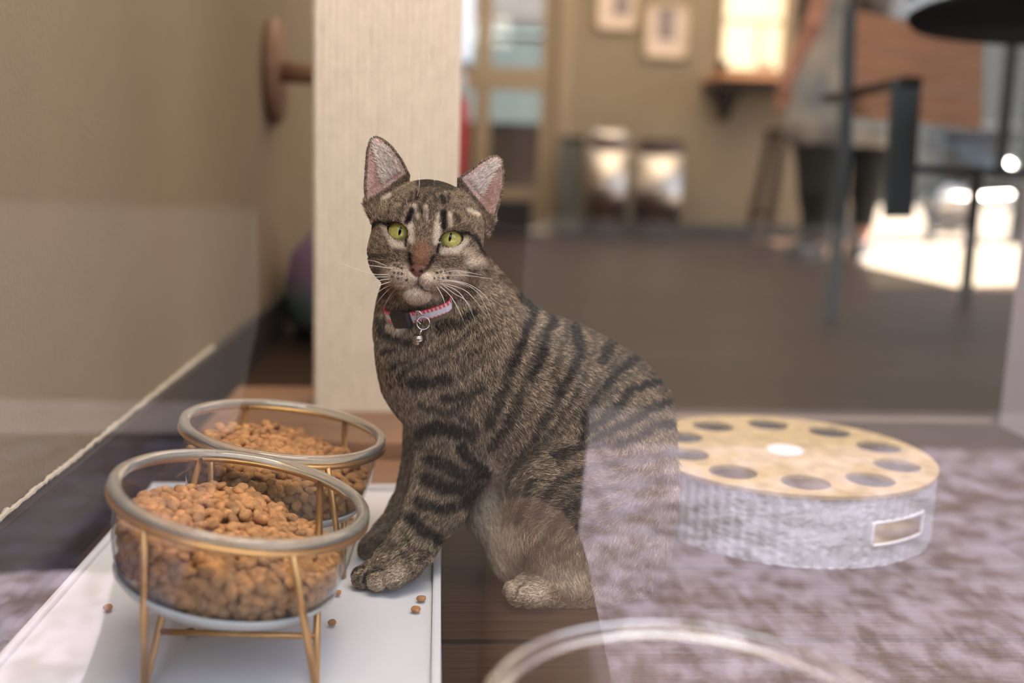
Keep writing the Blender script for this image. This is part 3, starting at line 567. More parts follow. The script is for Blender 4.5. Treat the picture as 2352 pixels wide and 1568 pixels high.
obj('glass_rim', lathe([(.0832, .1272), (.0836, .1278), (.0900, .1317), (.0908, .1318), (.0918, .1295), (.0910, .1262), (.0885, .1245), (.0850, .1252), (.0832, .1272)], 120), clear, b3, True)
obj('foot', lathe([(0, 0), (.052, 0), (.055, .003), (.05, .0039), (0, .0039)], 64), clear, b3, True)
obj('water', lathe([(0, .085), (.0835, .085)], 96), waterm, b3, True)
# cat toy
tx = empty('cat_toy', (.371, 1.016, 0), 'round flat cat toy with a tan holed top and white woven side', 'cat toy')
TR, TH = .152, .072
def toy_top():
    bm = bmesh.new(); hs = []
    for k in range(10):
        a = math.radians(36*k+9); hs.append((.112*math.cos(a), .112*math.sin(a)))
    import mathutils.geometry as mg
    pts = [Vector((TR*math.cos(2*math.pi*i/120), TR*math.sin(2*math.pi*i/120))) for i in range(120)]; edges = [(i, (i+1) % 120) for i in range(120)]; 
    for h in hs+[(0, 0)]:
        n0 = len(pts); r_ = .0235 if h != (0, 0) else .020
        for i in range(28): pts.append(Vector((h[0]+r_*math.cos(2*math.pi*i/28), h[1]+r_*math.sin(2*math.pi*i/28)))); edges.append((n0+i, n0+(i+1) % 28))
    V, E_, F_, *_ = mg.delaunay_2d_cdt(pts, edges, [], 0, 1e-6)
    vs = [bm.verts.new((v.x, v.y, 0)) for v in V]
    for f in F_:
        c = sum((V[i] for i in f), Vector((0, 0)))/len(f)
        if any((c-Vector(h)).length < (.0233 if h != (0, 0) else .0198) for h in hs+[(0, 0)]): continue
        bm.faces.new([vs[i] for i in f])
    r = bmesh.ops.extrude_face_region(bm, geom=bm.faces[:])
    for g in r['geom']:
        if isinstance(g, bmesh.types.BMVert): g.co.z -= .004
    bmesh.ops.recalc_face_normals(bm, faces=bm.faces); bmesh.ops.transform(bm, matrix=Matrix.Translation((0, 0, TH)), verts=bm.verts); return bm
obj('top_board', toy_top(), mat('particle_board', (.46, .34, .17), .7, noise=.16, nscale=60, bump=.2, bscale=150), tx)
weave = mat('white_woven_side', (.58, .60, .62), .85); nt = weave.node_tree; tc = [n for n in nt.nodes if n.type == 'TEX_COORD'][0]
def toy_side():
    bm = bmesh.new(); n, m_ = 420, 40; rg = random.Random(4); a0, a1 = math.radians(-76), math.radians(-48); rings = []
    for j in range(m_+1):
        z = .001+(TH-.005)*j/m_; row = []
        for i in range(n):
            a = 2*math.pi*i/n; wv = .0016*math.sin(i*math.pi/2.5+(j % 4 > 1)*math.pi)*math.sin(j*math.pi/2)+.0008*rg.uniform(-1, 1); r_ = TR-.002+wv; row.append(bm.verts.new((r_*math.cos(a), r_*math.sin(a), z)))
        rings.append(row)
    for j in range(m_):
        for i in range(n):
            a = 2*math.pi*(i+.5)/n; a = a-2*math.pi if a > math.pi else a; z = .001+(TH-.005)*(j+.5)/m_
            if a0 < a < a1 and .022 < z < .044: continue
            i2 = (i+1) % n; bm.faces.new((rings[j][i], rings[j][i2], rings[j+1][i2], rings[j+1][i]))
    return bm
obj('woven_side', toy_side(), weave, tx, True)
sl = bmesh.new(); P = []
for t in np.linspace(0, 1, 24): P.append((math.radians(-76+28*t), .022))
for t in np.linspace(0, 1, 8): P.append((math.radians(-48), .022+.022*t))
for t in np.linspace(1, 0, 24): P.append((math.radians(-76+28*t), .044))
for t in np.linspace(1, 0, 8): P.append((math.radians(-76), .022+.022*t))
obj('slot_edge', tube([((TR-.0015)*math.cos(a), (TR-.0015)*math.sin(a), z) for a, z in P], .0018, 8, None, True), mat('white_edge', (.8, .8, .82), .6), tx, True)
obj('base_board', lathe([(0, 0), (TR-.004, 0), (TR-.004, .002), (0, .002)], 96), mat('tan_card', (.62, .50, .30), .8), tx, True)
obj('centre_disc', lathe([(0, TH-.004), (.0198, TH-.004), (.0198, TH+.001), (.016, TH+.003), (0, TH+.003)], 40), mat('white_disc', (.82, .82, .88), .4), tx, True)
# photographer crouching on the pavement, mirrored in the shop window
pg = empty('person', (-.22, -.42, -.05), 'dark-clothed person crouching outside, only mirrored faintly in the window glass', 'person')
g = blob([((-.13, .00, .0), (-.13, -.55, .0), .055, .065), ((-.13, -.16, .02), (-.12, -.62, .08), .06, .11), ((-.05, -.02, -.02), (-.05, -.50, .0), .10, .14), ((.08, -.32, -.01), (.08, -.60, .05), .06, .11),
          ((-.06, -.72, .14), (-.05, -.66, .70), .17, .17), ((-.06, -.82, .25), (-.06, -.80, .66), .12, .12), ((-.18, -.60, .76), (.08, -.60, .76), .08, .08), ((-.18, -.58, .72), (-.10, -.44, .36), .06, .05), ((-.10, -.44, .36), (-.04, -.41, .50), .045, .03), ((.10, -.58, .72), (.08, -.44, .36), .06, .05), ((.08, -.44, .36), (.0, -.41, .50), .045, .03),
          ((-.05, -.60, .82), (-.05, -.54, .92), .06, .055), ((-.05, -.52, .96), (-.05, -.52, 1.03), .085, .09)], .02, .05)
V, Q = g.mesh(); V[:, 2] = np.maximum(V[:, 2], -.05); fast_mesh('clothed_body', V-np.array([-.22, -.42, -.05]), Q, mat('dark_clothes', (.009, .008, .008), .95, spec=.1), pg)
g = blob([((.070, .00, .0), (.080, -.28, .0), .055, .062)], .02, .05); V, Q = g.mesh(); V[:, 2] = np.maximum(V[:, 2], -.05); fast_mesh('trouser_leg', V-np.array([-.22, -.42, -.05]), Q, mat('brown_trousers', (.048, .027, .019), .9), pg)
# ================================================================ the cat
HD = .83; HC = atY(982, 545, HD); dep = float((HC-CP)@FW); HS = dep/F            # head centre, metres per photo pixel there
wv = CP-HC; wv /= np.linalg.norm(wv); up0 = UP*math.cos(math.radians(7))+RT*math.sin(math.radians(7)); hu = np.cross(up0, wv); hu /= np.linalg.norm(hu); hv = np.cross(wv, hu)
HU, HV, HWv = hu, hv, wv
def hl(px, py):                                             # photo pixel -> head-local (u, v)
    x, y = px-982, py-545; c, s = math.cos(math.radians(7)), math.sin(math.radians(7)); return np.array([x*c+y*s, x*s-y*c])
def hp(u, v, w_): return HC+HS*(HU*u+HV*v+HWv*w_)
def uvw(P): d = (np.asarray(P)-HC)/HS; return np.stack([d@HU, d@HV, d@HWv], -1)
def ppx(py_px, d): return py_px*d/F
fxs = np.concatenate([np.arange(-.135, -.098, .0024), np.arange(-.098, .022, .00115), np.arange(.022, .205, .0024)])
fys = np.concatenate([np.arange(.70, .735, .0022), np.arange(.735, .89, .00115), np.arange(.89, 1.06, .0026)])
fzs = np.concatenate([np.arange(-.012, .225, .0024), np.arange(.225, .40, .00115)])
G = Grid(fxs, fys, fzs); BONES = []
def bp_(px, py, Y): return atY(px, py, Y)
def limb(pts, k=30, bone=True, L=.010):
    for (a, b) in zip(pts[:-1], pts[1:]):
        A, B = bp_(*a[:3]), bp_(*b[:3]); G.cone(A, B, a[3]*a[2]/F, b[3]*b[2]/F, k=k*a[2]/F)
        if bone: BONES.append((A, B, (a[3]+b[3])/2*a[2]/F, L))
# torso, neck to rump
limb([(985, 640, .862, 96), (1000, 735, .868, 118), (1035, 830, .872, 150), (1115, 880, .875, 176), (1235, 935, .878, 196), (1335, 1000, .88, 207), (1400, 1095, .88, 198), (1415, 1200, .88, 180)], 70, L=.0066)
limb([(1042, 628, .868, 80), (1112, 742, .875, 104)], 50, L=.0075)
limb([(1070, 800, .845, 120), (1055, 940, .842, 95), (1050, 1020, .838, 84)], 50, L=.008)
# left foreleg, paw
limb([(1050, 1000, .838, 84), (1032, 1080, .832, 76), (1002, 1160, .825, 64), (955, 1240, .818, 48), (912, 1285, .810, 46)], 22, L=.007)
limb([(930, 1286, .812, 46), (888, 1298, .806, 36)], 16, L=.004)
for (x, y, Y, r) in ((834, 1324, .801, 26), (868, 1331, .790, 24), (906, 1326, .786, 23), (938, 1306, .792, 22)):
    limb([(x+38, y-26, Y+.006, r*.85), (x, y, Y, r)], 5, L=.0035)
# right foreleg behind
limb([(1010, 960, .90, 80), (985, 1090, .897, 60), (945, 1180, .89, 50), (905, 1225, .88, 40), (868, 1254, .868, 36)], 20, L=.007)
for (x, y, Y, r) in ((846, 1262, .868, 21), (868, 1268, .862, 20)): limb([(x+24, y-14, Y+.003, r), (x, y, Y, r)], 7, L=.004)
# belly and far hind leg
limb([(1110, 1000, .875, 70), (1140, 1120, .885, 62), (1180, 1210, .885, 50)], 40, L=.018)
limb([(1230, 1180, .93, 90), (1215, 1300, .93, 55), (1230, 1320, .915, 36)], 30, L=.012)
limb([(1108, 1050, .866, 44), (1132, 1160, .852, 46), (1185, 1262, .836, 50)], 30, L=.016)
# near thigh, shin, hind foot
limb([(1425, 1120, .838, 150), (1300, 1105, .822, 112), (1262, 1125, .815, 92)], 42, L=.008)
limb([(1262, 1135, .815, 92), (1262, 1230, .812, 86), (1290, 1305, .806, 70)], 36, L=.012)
limb([(1425, 1130, .838, 150), (1400, 1230, .828, 130), (1370, 1310, .818, 80)], 40, L=.009)
limb([(1450, 1345, .815, 48), (1330, 1352, .800, 48), (1222, 1352, .790, 42)], 22, L=.006)
for (x, y, Y, r) in ((1182, 1355, .792, 22), (1192, 1368, .783, 23), (1222, 1372, .778, 22)): limb([(x+45, y-10, Y+.003, r), (x, y, Y, r)], 7, L=.005)
limb([(1520, 1330, .95, 42), (1440, 1345, 1.00, 32), (1300, 1235, 1.005, 26), (1200, 1195, .985, 22)], 12, L=.010)   # tail curled behind
# skull
G.ell(hp(0, 14, -32), (HU, HV, HWv), np.array([126, 118, 120])*HS, k=22*HS)
G.ell(hp(0, -38, -2), (HU, HV, HWv), np.array([124, 78, 78])*HS, k=30*HS)
G.cone(hp(-64, -58, 8), hp(64, -58, 8), 58*HS, 58*HS, k=26*HS)
G.cone(hp(0, 55, 34), hp(0, 20, 58), 56*HS, 42*HS, k=30*HS)
NX = -14                                                    # muzzle turned a little to the picture's left
G.cone(hp(-5, 20, 66), hp(NX+3, -52, 106), 33*HS, 20*HS, k=16*HS)
for s_ in (-1, 1):
    G.ell(hp(NX+s_*27, -88, 82), (HU, HV, HWv), np.array([37, 27, 34])*HS, k=13*HS)
    G.ell(hp(-6+s_*60, 34, 62), (HU, HV, HWv), np.array([38, 22, 26])*HS, k=16*HS)     # brow
G.ell(hp(NX+2, -122, 66), (HU, HV, HWv), np.array([34, 24, 30])*HS, k=12*HS)
G.ell(hp(NX+1, -71, 112), (HU, HV, HWv), np.array([16, 11, 12])*HS, k=8*HS)
def nose_local(): return hp(NX, -72, 118)
G.cone(hp(NX, -84, 121), hp(NX, -104, 112), 2.2*HS, 2.2*HS, k=3*HS, mode='s')
for s_ in (-1, 1):
    G.cone(hp(NX, -106, 112), hp(NX+s_*24, -116, 100), 2.4*HS, 2.4*HS, k=4*HS, mode='s')
    G.cone(hp(NX+s_*24, -116, 100), hp(NX+s_*44, -112, 84), 2.2*HS, 1.5*HS, k=4*HS, mode='s')
    G.ell(hp(NX+s_*10, -73, 124), (HU, HV, HWv), np.array([3.5, 3, 5])*HS, k=2*HS, mode='s')
# ears as cupped sheets cut from the outlines
EARS = [([(944, 404), (926, 368), (904, 338), (880, 317), (862, 310), (848, 318), (841, 345), (838, 390), (836, 430), (838, 474), (856, 520), (930, 500)], -1),
        ([(1048, 410), (1078, 388), (1102, 368), (1126, 354), (1146, 350), (1159, 362), (1163, 392), (1160, 432), (1148, 475), (1136, 512), (1118, 545), (1050, 500)], 1)]
def poly_sdf(U, V, P):
    d = np.full(np.broadcast(U, V).shape, 1e9); s = np.ones(d.shape); n = len(P); j = n-1
    for i in range(n):
        e = P[j]-P[i]; wx, wy = U-P[i][0], V-P[i][1]; t = np.clip((wx*e[0]+wy*e[1])/(e@e), 0, 1); bx, by = wx-e[0]*t, wy-e[1]*t; d = np.minimum(d, bx*bx+by*by)
        c1 = V >= P[i][1]; c2 = V < P[j][1]; c3 = e[0]*wy > e[1]*wx; al = (c1 & c2 & c3) | (~c1 & ~c2 & ~c3); s = np.where(al, -s, s); j = i
    return s*np.sqrt(d)
for outl, s_ in EARS:
    P2 = [hl(*q) for q in outl]; Pc = np.mean(P2, 0); P2 = [Pc+(q-Pc)*.965 for q in P2]; tip = P2[4]; basec = (P2[0]+P2[9])/2; ax_ = (tip-basec)/np.linalg.norm(tip-basec); lat = np.array([ax_[1], -ax_[0]])
    def fn(X, Y, Z, P2=P2, basec=basec, ax_=ax_, lat=lat, s_=s_):
        dx, dy, dz = (X-HC[0])/HS, (Y-HC[1])/HS, (Z-HC[2])/HS; u = dx*HU[0]+dy*HU[1]+dz*HU[2]; v = dx*HV[0]+dy*HV[1]+dz*HV[2]; w_ = dx*HWv[0]+dy*HWv[1]+dz*HWv[2]
        sl = (u-basec[0])*lat[0]+(v-basec[1])*lat[1]; al = (u-basec[0])*ax_[0]+(v-basec[1])*ax_[1]
        wm = -42+.0105*sl*sl-.0016*np.clip(al, -60, 400)**2*.35+np.clip(s_*sl, -80, 80)*-.10
        th = np.clip(7-al*.022, 3.2, 8)
        return np.maximum(poly_sdf(u, v, P2), (np.abs(w_-wm)-th)*.75)*HS
    c = hp((tip[0]+basec[0])/2, (tip[1]+basec[1])/2, 0); G.sub(c-.062, c+.062, fn, k=9*HS)
# eyes
EYE = []
for (ex, ey, a_, b_2, tilt, ppos, ptilt) in ((917, 533, 23.4, 17.4, -30, (921, 532), 8), (1034.5, 548.5, 24.6, 16.6, 10, (1032.5, 544), 6)):
    c2 = hl(ex, ey); tl = math.radians(tilt+7)
    ws = np.arange(150, 20, -.5); Pts = np.stack([hp(c2[0], c2[1], q) for q in ws]); f_ = G.sample(Pts); wsf = ws[np.argmax(f_ < 0)]
    cc, ss = math.cos(tl), math.sin(tl); re = 30.; cw = wsf-re-2.0; EYE.append((c2+np.array([3.5 if ex < 980 else -2.5, 0]), tl, a_, b_2, cw, re, hl(*ppos), ptilt))
    def fn(X, Y, Z, c2=c2, cc=cc, ss=ss, a_=a_, b_2=b_2, wsf=wsf):
        dx, dy, dz = (X-HC[0])/HS, (Y-HC[1])/HS, (Z-HC[2])/HS; u = dx*HU[0]+dy*HU[1]+dz*HU[2]-c2[0]; v = dx*HV[0]+dy*HV[1]+dz*HV[2]-c2[1]; w_ = dx*HWv[0]+dy*HWv[1]+dz*HWv[2]
        p, q = u*cc+v*ss, -u*ss+v*cc; b2 = b_2*np.clip(1.04-.10*(np.abs(p)/a_)**3, .6, 1.1); k0 = np.sqrt((p/a_)**2+(q/b2)**2); e = (k0-1)*b_2
        return np.maximum(e, (wsf-26)-w_)*HS
    c = hp(c2[0], c2[1], wsf); G.sub(c-.014, c+.014, fn, k=2.0*HS, mode='s')
# clefts between the toes
def carve(pl, r, sink):
    pts = []
    for px, py in pl:
        rr = ray(px, py); ts = np.arange(.68, .95, .0006); f_ = G.sample(CP+ts[:, None]*rr); 
        if (f_ < 0).any(): pts.append(CP+rr*(ts[np.argmax(f_ < 0)]+sink))
    for a, b in zip(pts[:-1], pts[1:]): G.cone(a, b, r, r, k=.0012, mode='s')
carve([(879, 1312), (860, 1316), (846, 1330), (840, 1345)], .0013, .0002); carve([(915, 1318), (902, 1326), (897, 1342)], .0010, .0001); carve([(852, 1300), (832, 1304), (818, 1318)], .0010, 0); carve([(890, 1270), (868, 1258), (852, 1262)], .0012, 0)
carve([(1215, 1340), (1198, 1350), (1192, 1372)], .0013, .0002); carve([(1245, 1358), (1228, 1366), (1222, 1385)], .0010, 0)
carve([(1272, 1042), (1284, 1058), (1288, 1068)], .0012, 0)
# flat soles on tray and floor
X_, Z_ = G.ax[0][:, None, None], G.ax[2][None, None, :]
G.f = np.maximum(G.f, np.where(X_ < .006, .0112, .0008)-Z_).astype(np.float32)
CV, CQ = G.mesh(); CN = G.grad(CV)
print('cat mesh', len(CV))
# ---------------------------------------------------------------- coat pattern
def c2(*pts): return [(780+x/1.8667, 600+y/1.8667) for x, y in pts]
def c1(*pts): return [(780+x/2.904, 280+y/2.904) for x, y in pts]
DK = [(c2((770, 150), (830, 200), (800, 290), (770, 360), (740, 440)), 11, 1), (c2((880, 190), (910, 250), (880, 330), (850, 420), (820, 500)), 10, 1), (c2((1010, 240), (1000, 310), (1030, 400), (990, 470), (940, 560)), 11, 1),
      (c2((1165, 280), (1160, 350), (1120, 420)), 12, 1), (c2((1290, 400), (1240, 430), (1180, 470), (1140, 540), (1080, 600), (1040, 680)), 10, 1), (c2((1400, 500), (1310, 530), (1230, 560), (1190, 620), (1100, 690), (1040, 740)), 9, 1),
      (c2((1455, 600), (1380, 610), (1300, 640), (1250, 670), (1200, 700), (1090, 760), (960, 840)), 9, .9), (c2((1490, 700), (1370, 690), (1290, 740), (1200, 780), (1000, 800), (920, 830)), 8, .9), (c2((930, 520), (930, 600), (870, 680), (830, 750), (780, 830), (750, 900)), 8, .8),
      (c2((1050, 490), (1010, 580), (960, 650), (900, 730), (850, 790), (740, 920)), 7, .75), (c2((770, 560), (740, 650), (690, 740), (650, 790)), 10, .8), (c2((760, 370), (720, 470), (700, 540), (660, 640), (640, 700)), 12, .85), (c2((1100, 500), (1040, 600), (990, 680), (910, 760), (840, 850)), 6, .55),
      (c2((1290, 850), (1150, 870), (1000, 920), (900, 990), (850, 1080)), 8, .75), (c2((1260, 950), (1120, 980), (980, 1060), (880, 1180), (800, 1260)), 8, .7), (c2((1280, 1050), (1150, 1080), (1010, 1150), (900, 1220)), 8, .7), (c2((1260, 1150), (1140, 1170), (1010, 1220), (930, 1260)), 8, .55), (c2((830, 950), (800, 1050), (765, 1110)), 8, .8), (c2((930, 815), (952, 870)), 2.5, .7),
      (c2((750, 900), (735, 960), (760, 1010)), 6, .6), (c2((1490, 820), (1380, 830), (1290, 850)), 9, .8), (c2((1500, 930), (1400, 930), (1260, 950)), 9, .75), (c2((1500, 1040), (1380, 1040), (1280, 1050)), 9, .7), (c2((1480, 1160), (1380, 1140), (1260, 1150)), 9, .6), (c2((1380, 430), (1340, 480)), 9, .8),
      (c2((970, 250), (960, 330), (930, 420), (905, 500)), 6.5, .65), (c2((1090, 300), (1080, 380), (1050, 450)), 6.5, .6), (c2((1230, 350), (1180, 420), (1110, 500), (1060, 560)), 6.5, .6), (c2((1340, 450), (1260, 480), (1200, 520)), 6.5, .6), (c2((860, 300), (820, 420), (790, 500), (760, 600)), 6.5, .65), (c2((1180, 560), (1110, 620), (1030, 690)), 6, .5),
      (c2((1270, 900), (1150, 925), (1020, 980), (920, 1060)), 5.5, .55), (c2((1270, 1000), (1130, 1030), (1000, 1100), (900, 1170)), 5.5, .55), (c2((1270, 1100), (1150, 1130), (1030, 1190)), 5.5, .5), (c2((700, 220), (650, 300), (600, 370), (520, 430)), 4.5, .6), (c2((680, 330), (600, 420), (500, 500)), 4.5, .55), (c2((720, 440), (640, 500), (560, 520)), 5, .5), (c2((470, 640), (560, 680), (600, 720)), 7, .8), (c2((860, 800), (800, 900), (770, 1000)), 5.5, .6), (c2((700, 560), (640, 620), (600, 640)), 5, .5),
      (c2((430, 285), (520, 265), (570, 220)), 11, .9), (c2((600, 250), (540, 320), (460, 370), (380, 410), (280, 480)), 4.5, .75), (c2((640, 290), (560, 370), (470, 420), (360, 450)), 4, .55), (c2((320, 520), (400, 508), (460, 495)), 12, 1), (c2((455, 575), (540, 572), (605, 545)), 10, .9), (c2((560, 600), (470, 640), (360, 610)), 8, .8),
      (c2((660, 190), (620, 260), (540, 330)), 4, .5), (c2((180, 250), (195, 300), (240, 330), (300, 345)), 8, .9), (c2((190, 385), (240, 370)), 6, .9), (c2((215, 455), (260, 430), (300, 425)), 5, .9), (c2((255, 495), (320, 440)), 4.5, .8), (c2((270, 530), (340, 480)), 4, .7), (c2((640, 380), (560, 440), (480, 470)), 4, .4),
      (c2((350, 730), (420, 700), (500, 722), (570, 745)), 11, 1), (c2((520, 795), (570, 850), (625, 885)), 9, 1), (c2((400, 850), (480, 885), (560, 915), (620, 900)), 13, 1), (c2((380, 925), (450, 960), (540, 965)), 13, 1), (c2((350, 1030), (450, 1055), (540, 1020), (600, 960)), 10, 1), (c2((320, 1095), (370, 1150), (425, 1185)), 11, 1),
      (c2((280, 1150), (300, 1220), (350, 1250)), 5, .8), (c2((330, 780), (400, 800), (460, 790)), 6, .6), (c2((210, 1190), (260, 1240), (300, 1280)), 5, .7), (c2((340, 1290), (380, 1250)), 7, .7),
      (c2((55, 1350), (75, 1320), (120, 1305)), 3, .9), (c2((105, 1375), (120, 1345), (160, 1330), (200, 1325)), 3.2, 1), (c2((720, 1440), (715, 1400)), 3, .6), (c2((755, 1440), (765, 1405), (810, 1385)), 3, .9), (c2((100, 1240), (160, 1215), (220, 1230)), 8, .5),
      (c1((805, 738), (850, 742), (890, 765), (930, 830), (965, 895)), 4.2, 1), (c1((335, 680), (260, 670), (205, 715), (172, 780)), 4.2, 1), (c1((190, 880), (250, 905), (330, 885)), 4, .6), (c1((485, 600), (455, 665)), 5.5, 1), (c1((688, 610), (695, 705)), 5, 1), (c1((518, 470), (512, 500)), 3.5, .9), (c1((680, 500), (692, 535)), 5, .9), (c1((540, 570), (550, 615)), 2.6, .8), (c1((600, 560), (606, 640)), 2.4, .6), (c1((640, 560), (610, 600)), 2.4, .5),
      (c1((770, 630), (790, 660)), 5, .7), (c1((430, 545), (415, 600)), 3, .6), (c1((575, 495), (560, 540)), 3, .7), (c1((620, 470), (640, 525)), 3, .7), (c1((478, 470), (470, 525)), 3, .6), (c1((730, 480), (722, 530)), 3.2, .7), (c1((570, 600), (573, 655)), 2.6, .6), (c1((520, 590), (515, 650)), 2.6, .5), (c1((640, 600), (635, 660)), 2.6, .5), (c1((350, 560), (330, 600)), 3, .4), (c1((840, 600), (850, 650)), 3, .4), (c1((395, 590), (410, 615)), 5, .5), (c1((540, 410), (600, 400), (680, 415), (740, 430)), 9, .8), (c1((560, 450), (600, 470)), 6, .5), (c1((650, 450), (690, 440)), 5, .5), (c1((450, 770), (447, 830)), 3, 1), (c1((660, 820), (650, 865)), 3.2, 1), (c1((470, 885), (470, 940), (495, 985)), 4.6, .95), (c1((625, 895), (605, 945), (570, 990)), 4.6, .8),
      (c1((500, 985), (528, 1032), (565, 985)), 1.8, 1), (c1((527, 1035), (525, 1075)), 1.4, .6), (c1((525, 1080), (560, 1110), (620, 1125)), 1.5, .8), (c1((522, 1080), (480, 1095)), 1.4, .5), (c1((350, 660), (330, 700), (350, 745), (400, 785), (445, 785)), 2.0, 1), (c1((350, 675), (400, 690), (450, 735), (455, 775)), 2.4, 1), (c1((668, 790), (700, 745), (760, 730), (808, 745)), 2.4, 1), (c1((668, 790), (720, 830), (780, 815), (808, 760)), 2.0, 1),
      (c1((880, 1000), (940, 960), (980, 1000)), 6, .5), (c1((850, 1080), (900, 1130), (860, 1190)), 6, .5), (c1((250, 1000), (270, 1100), (300, 1150)), 9, .5), (c1((980, 900), (1000, 960)), 6, .4)]
DK = [(p, w_*(1.5 if w_ > 7.5 and p[0][1] > 970 and p[0][0] < 1110 else 1.25 if w_ > 7.5 else (1.45 if p[0][1] < 515 and w_ > 2.2 else 1.)), s_) for p, w_, s_ in DK]+[([(1150, 640), (1190, 672), (1260, 708), (1340, 750), (1430, 806), (1500, 872), (1552, 945), (1588, 1020), (1603, 1120)], 11, .62)]
DOTS = [(445, 855), (400, 920), (465, 945), (520, 970), (325, 990), (400, 1035), (465, 1050), (520, 1060), (370, 1100), (460, 1130), (1090, 1045), (1155, 1035), (1225, 1030), (1300, 1030), (1115, 1135), (1190, 1135), (1050, 1130), (1270, 1120), (600, 1160)]
DOTS = [(850+x/7.13, 480+y/7.13) for x, y in DOTS]
LT = [(c1((472, 690), (477, 790)), 7, 1), (c1((652, 700), (645, 800)), 7, 1), (c1((318, 720), (360, 812), (430, 825)), 7, 1), (c1((690, 860), (780, 856), (835, 795)), 7, 1), (c1((300, 690), (318, 740)), 7, .8), (c1((340, 1010), (440, 1060)), 16, .45), (c1((590, 1060), (760, 1050)), 16, .45), (c1((480, 1010), (500, 1040)), 7, .9), (c1((560, 1020), (620, 1040)), 9, .8), (c1((500, 1150), (580, 1150)), 16, .6), (c1((880, 930), (930, 950)), 12, .6), (c1((850, 870), (900, 920)), 10, .4), (c1((700, 1010), (820, 1010)), 10, .45), (c2((190, 250), (250, 280)), 14, .55), (c1((300, 1000), (420, 1080)), 14, .3),
      (c2((640, 900), (660, 1020), (640, 1120), (720, 1180), (720, 1280)), 24, .42), (c2((760, 1400), (860, 1420)), 18, .45), (c2((900, 1330), (1000, 1350)), 24, .35), (c2((150, 1390), (260, 1340)), 14, .35), (c1((860, 590), (920, 620)), 5, .6), (c1((430, 1020), (470, 1080)), 14, .5), (c1((580, 1050), (700, 1060)), 14, .5), (c1((470, 1140), (640, 1160)), 12, .6), (c1((500, 560), (520, 640)), 4, .5), (c1((575, 560), (575, 650)), 4, .5), (c1((650, 620), (640, 690)), 4, .5), (c1((440, 700), (425, 650)), 4, .4), (c1((730, 620), (740, 690)), 4, .5), (c1((290, 510), (330, 490)), 5, .6)]
BR = [(c1((548, 850), (540, 945)), 18, .9)]
def pdist(Q, poly):
    poly = np.asarray(poly); d = np.full(len(Q), 1e9)
    for a, b in zip(poly[:-1], poly[1:]):
        e = b-a; t = np.clip(((Q-a)@e)/(e@e+1e-9), 0, 1); d = np.minimum(d, np.hypot(*(Q-a-t[:, None]*e).T))
    return d
def fnoise(P, s, seed): 
    r = np.random.default_rng(seed); o = 0
    for k in range(6): kk = r.normal(size=3)*s*(1+.5*k); o = o+np.sin(P@kk+r.uniform(0, 6))/(1+.3*k)
    return o/3.2
def ear_in(P):
    q = uvw(P); r = np.zeros(len(P))
    for outl, s_ in EARS:
        P2 = [hl(*o) for o in outl[:10]]; d = -poly_sdf(q[:, 0], q[:, 1], P2); r = np.maximum(r, np.where(q[:, 1] > 45, np.clip(d, -5, 60), -5))
    return r
def coat(P, N):
    Q = proj(P); Qn = Q+np.stack([fnoise(P, 170, 1), fnoise(P, 170, 2)], 1)*6.0+np.stack([fnoise(P, 620, 3), fnoise(P, 620, 4)], 1)*4.0
    head = (Q[:, 1] < 690) & (np.linalg.norm(uvw(P)[:, :2]-np.array([0, 20]), axis=1) < 215); fine = np.where(head, .35, 1.)[:, None]; Qm = Q+(Qn-Q)*fine
    dark = np.zeros(len(P))
    for pl, w_, s_ in DK:
        d = pdist(Qm, pl); dark = np.maximum(dark, s_*np.clip(1.28-d/w_*.75, 0, 1) if w_ < 7 else s_*np.clip((1.35*w_-d)/(w_*.75), 0, 1))
    dark = np.where(head, dark, dark*np.clip(1.08+.36*fnoise(P, 330, 12), .62, 1))
    far = N@FW > .15                                              # side turned away: plain bands of the same kind
    band = np.clip(np.sin(P[:, 0]*190+P[:, 2]*60+2*fnoise(P, 40, 9))*1.4-.3, 0, 1); dark = np.where(far, band*.7, dark)
    dots = np.zeros(len(P)); 
    for dd in DOTS: dots = np.maximum(dots, np.clip(1.3-np.hypot(*(Q-np.array(dd)).T)/3.4, 0, 1))
    dark = np.maximum(dark, np.where(far, 0, dots)); lt = np.zeros(len(P))
    for pl, w_, s_ in LT: lt = np.maximum(lt, min(1, s_*1.25)*np.clip(1.4-pdist(Q, pl)/w_*.8, 0, 1))
    lt = np.where(far, 0, lt); br = np.where(far, 0, np.clip(1.5-pdist(Q, BR[0][0])/BR[0][1], 0, 1)); q = uvw(P)
    leather = (np.hypot((q[:, 0]-NX)/(16*np.clip(1+.03*(q[:, 1]+77), .35, 1.15)), (q[:, 1]+75)/12.5) < 1) & (q[:, 2] > 95); ein = ear_in(P); einner = (ein > 7) & (N@HWv > .05)
    return dark, lt, br, leather, einner, ein, head
BASEC = np.array([.190, .131, .083]); LITE = np.array([.98, .80, .60]); DARKC = np.array([.005, .0045, .0045]); BRN = np.array([.27, .125, .065]); NOSE = np.array([.21, .09, .065]); EARC = np.array([.62, .38, .31])
def mix(a, b, t): t = np.asarray(t)[:, None]; return a*(1-t)+b*t
dk, lt, br, lea, ei, ein, hd = coat(CV, CN)
vc = np.tile(BASEC*.72, (len(CV), 1)); vc = mix(vc, BRN*.7, br*.9); vc = mix(vc, LITE*.7, lt*.8); vc = mix(vc, DARKC, dk); vc[ei] = EARC*.9
q_ = uvw(CV); earcan = ei & (ein > 22) & (q_[:, 1] < 150); vc[earcan] = vc[earcan]*np.array([.75, .62, .6])
vc[lea] = NOSE; nl = lea & ((np.hypot((np.abs(q_[:, 0]-NX)-9.5)/4.2, (q_[:, 1]+75)/3.6) < 1)); vc[nl] = (.015, .01, .01)
eyed = np.full(len(CV), 9.)
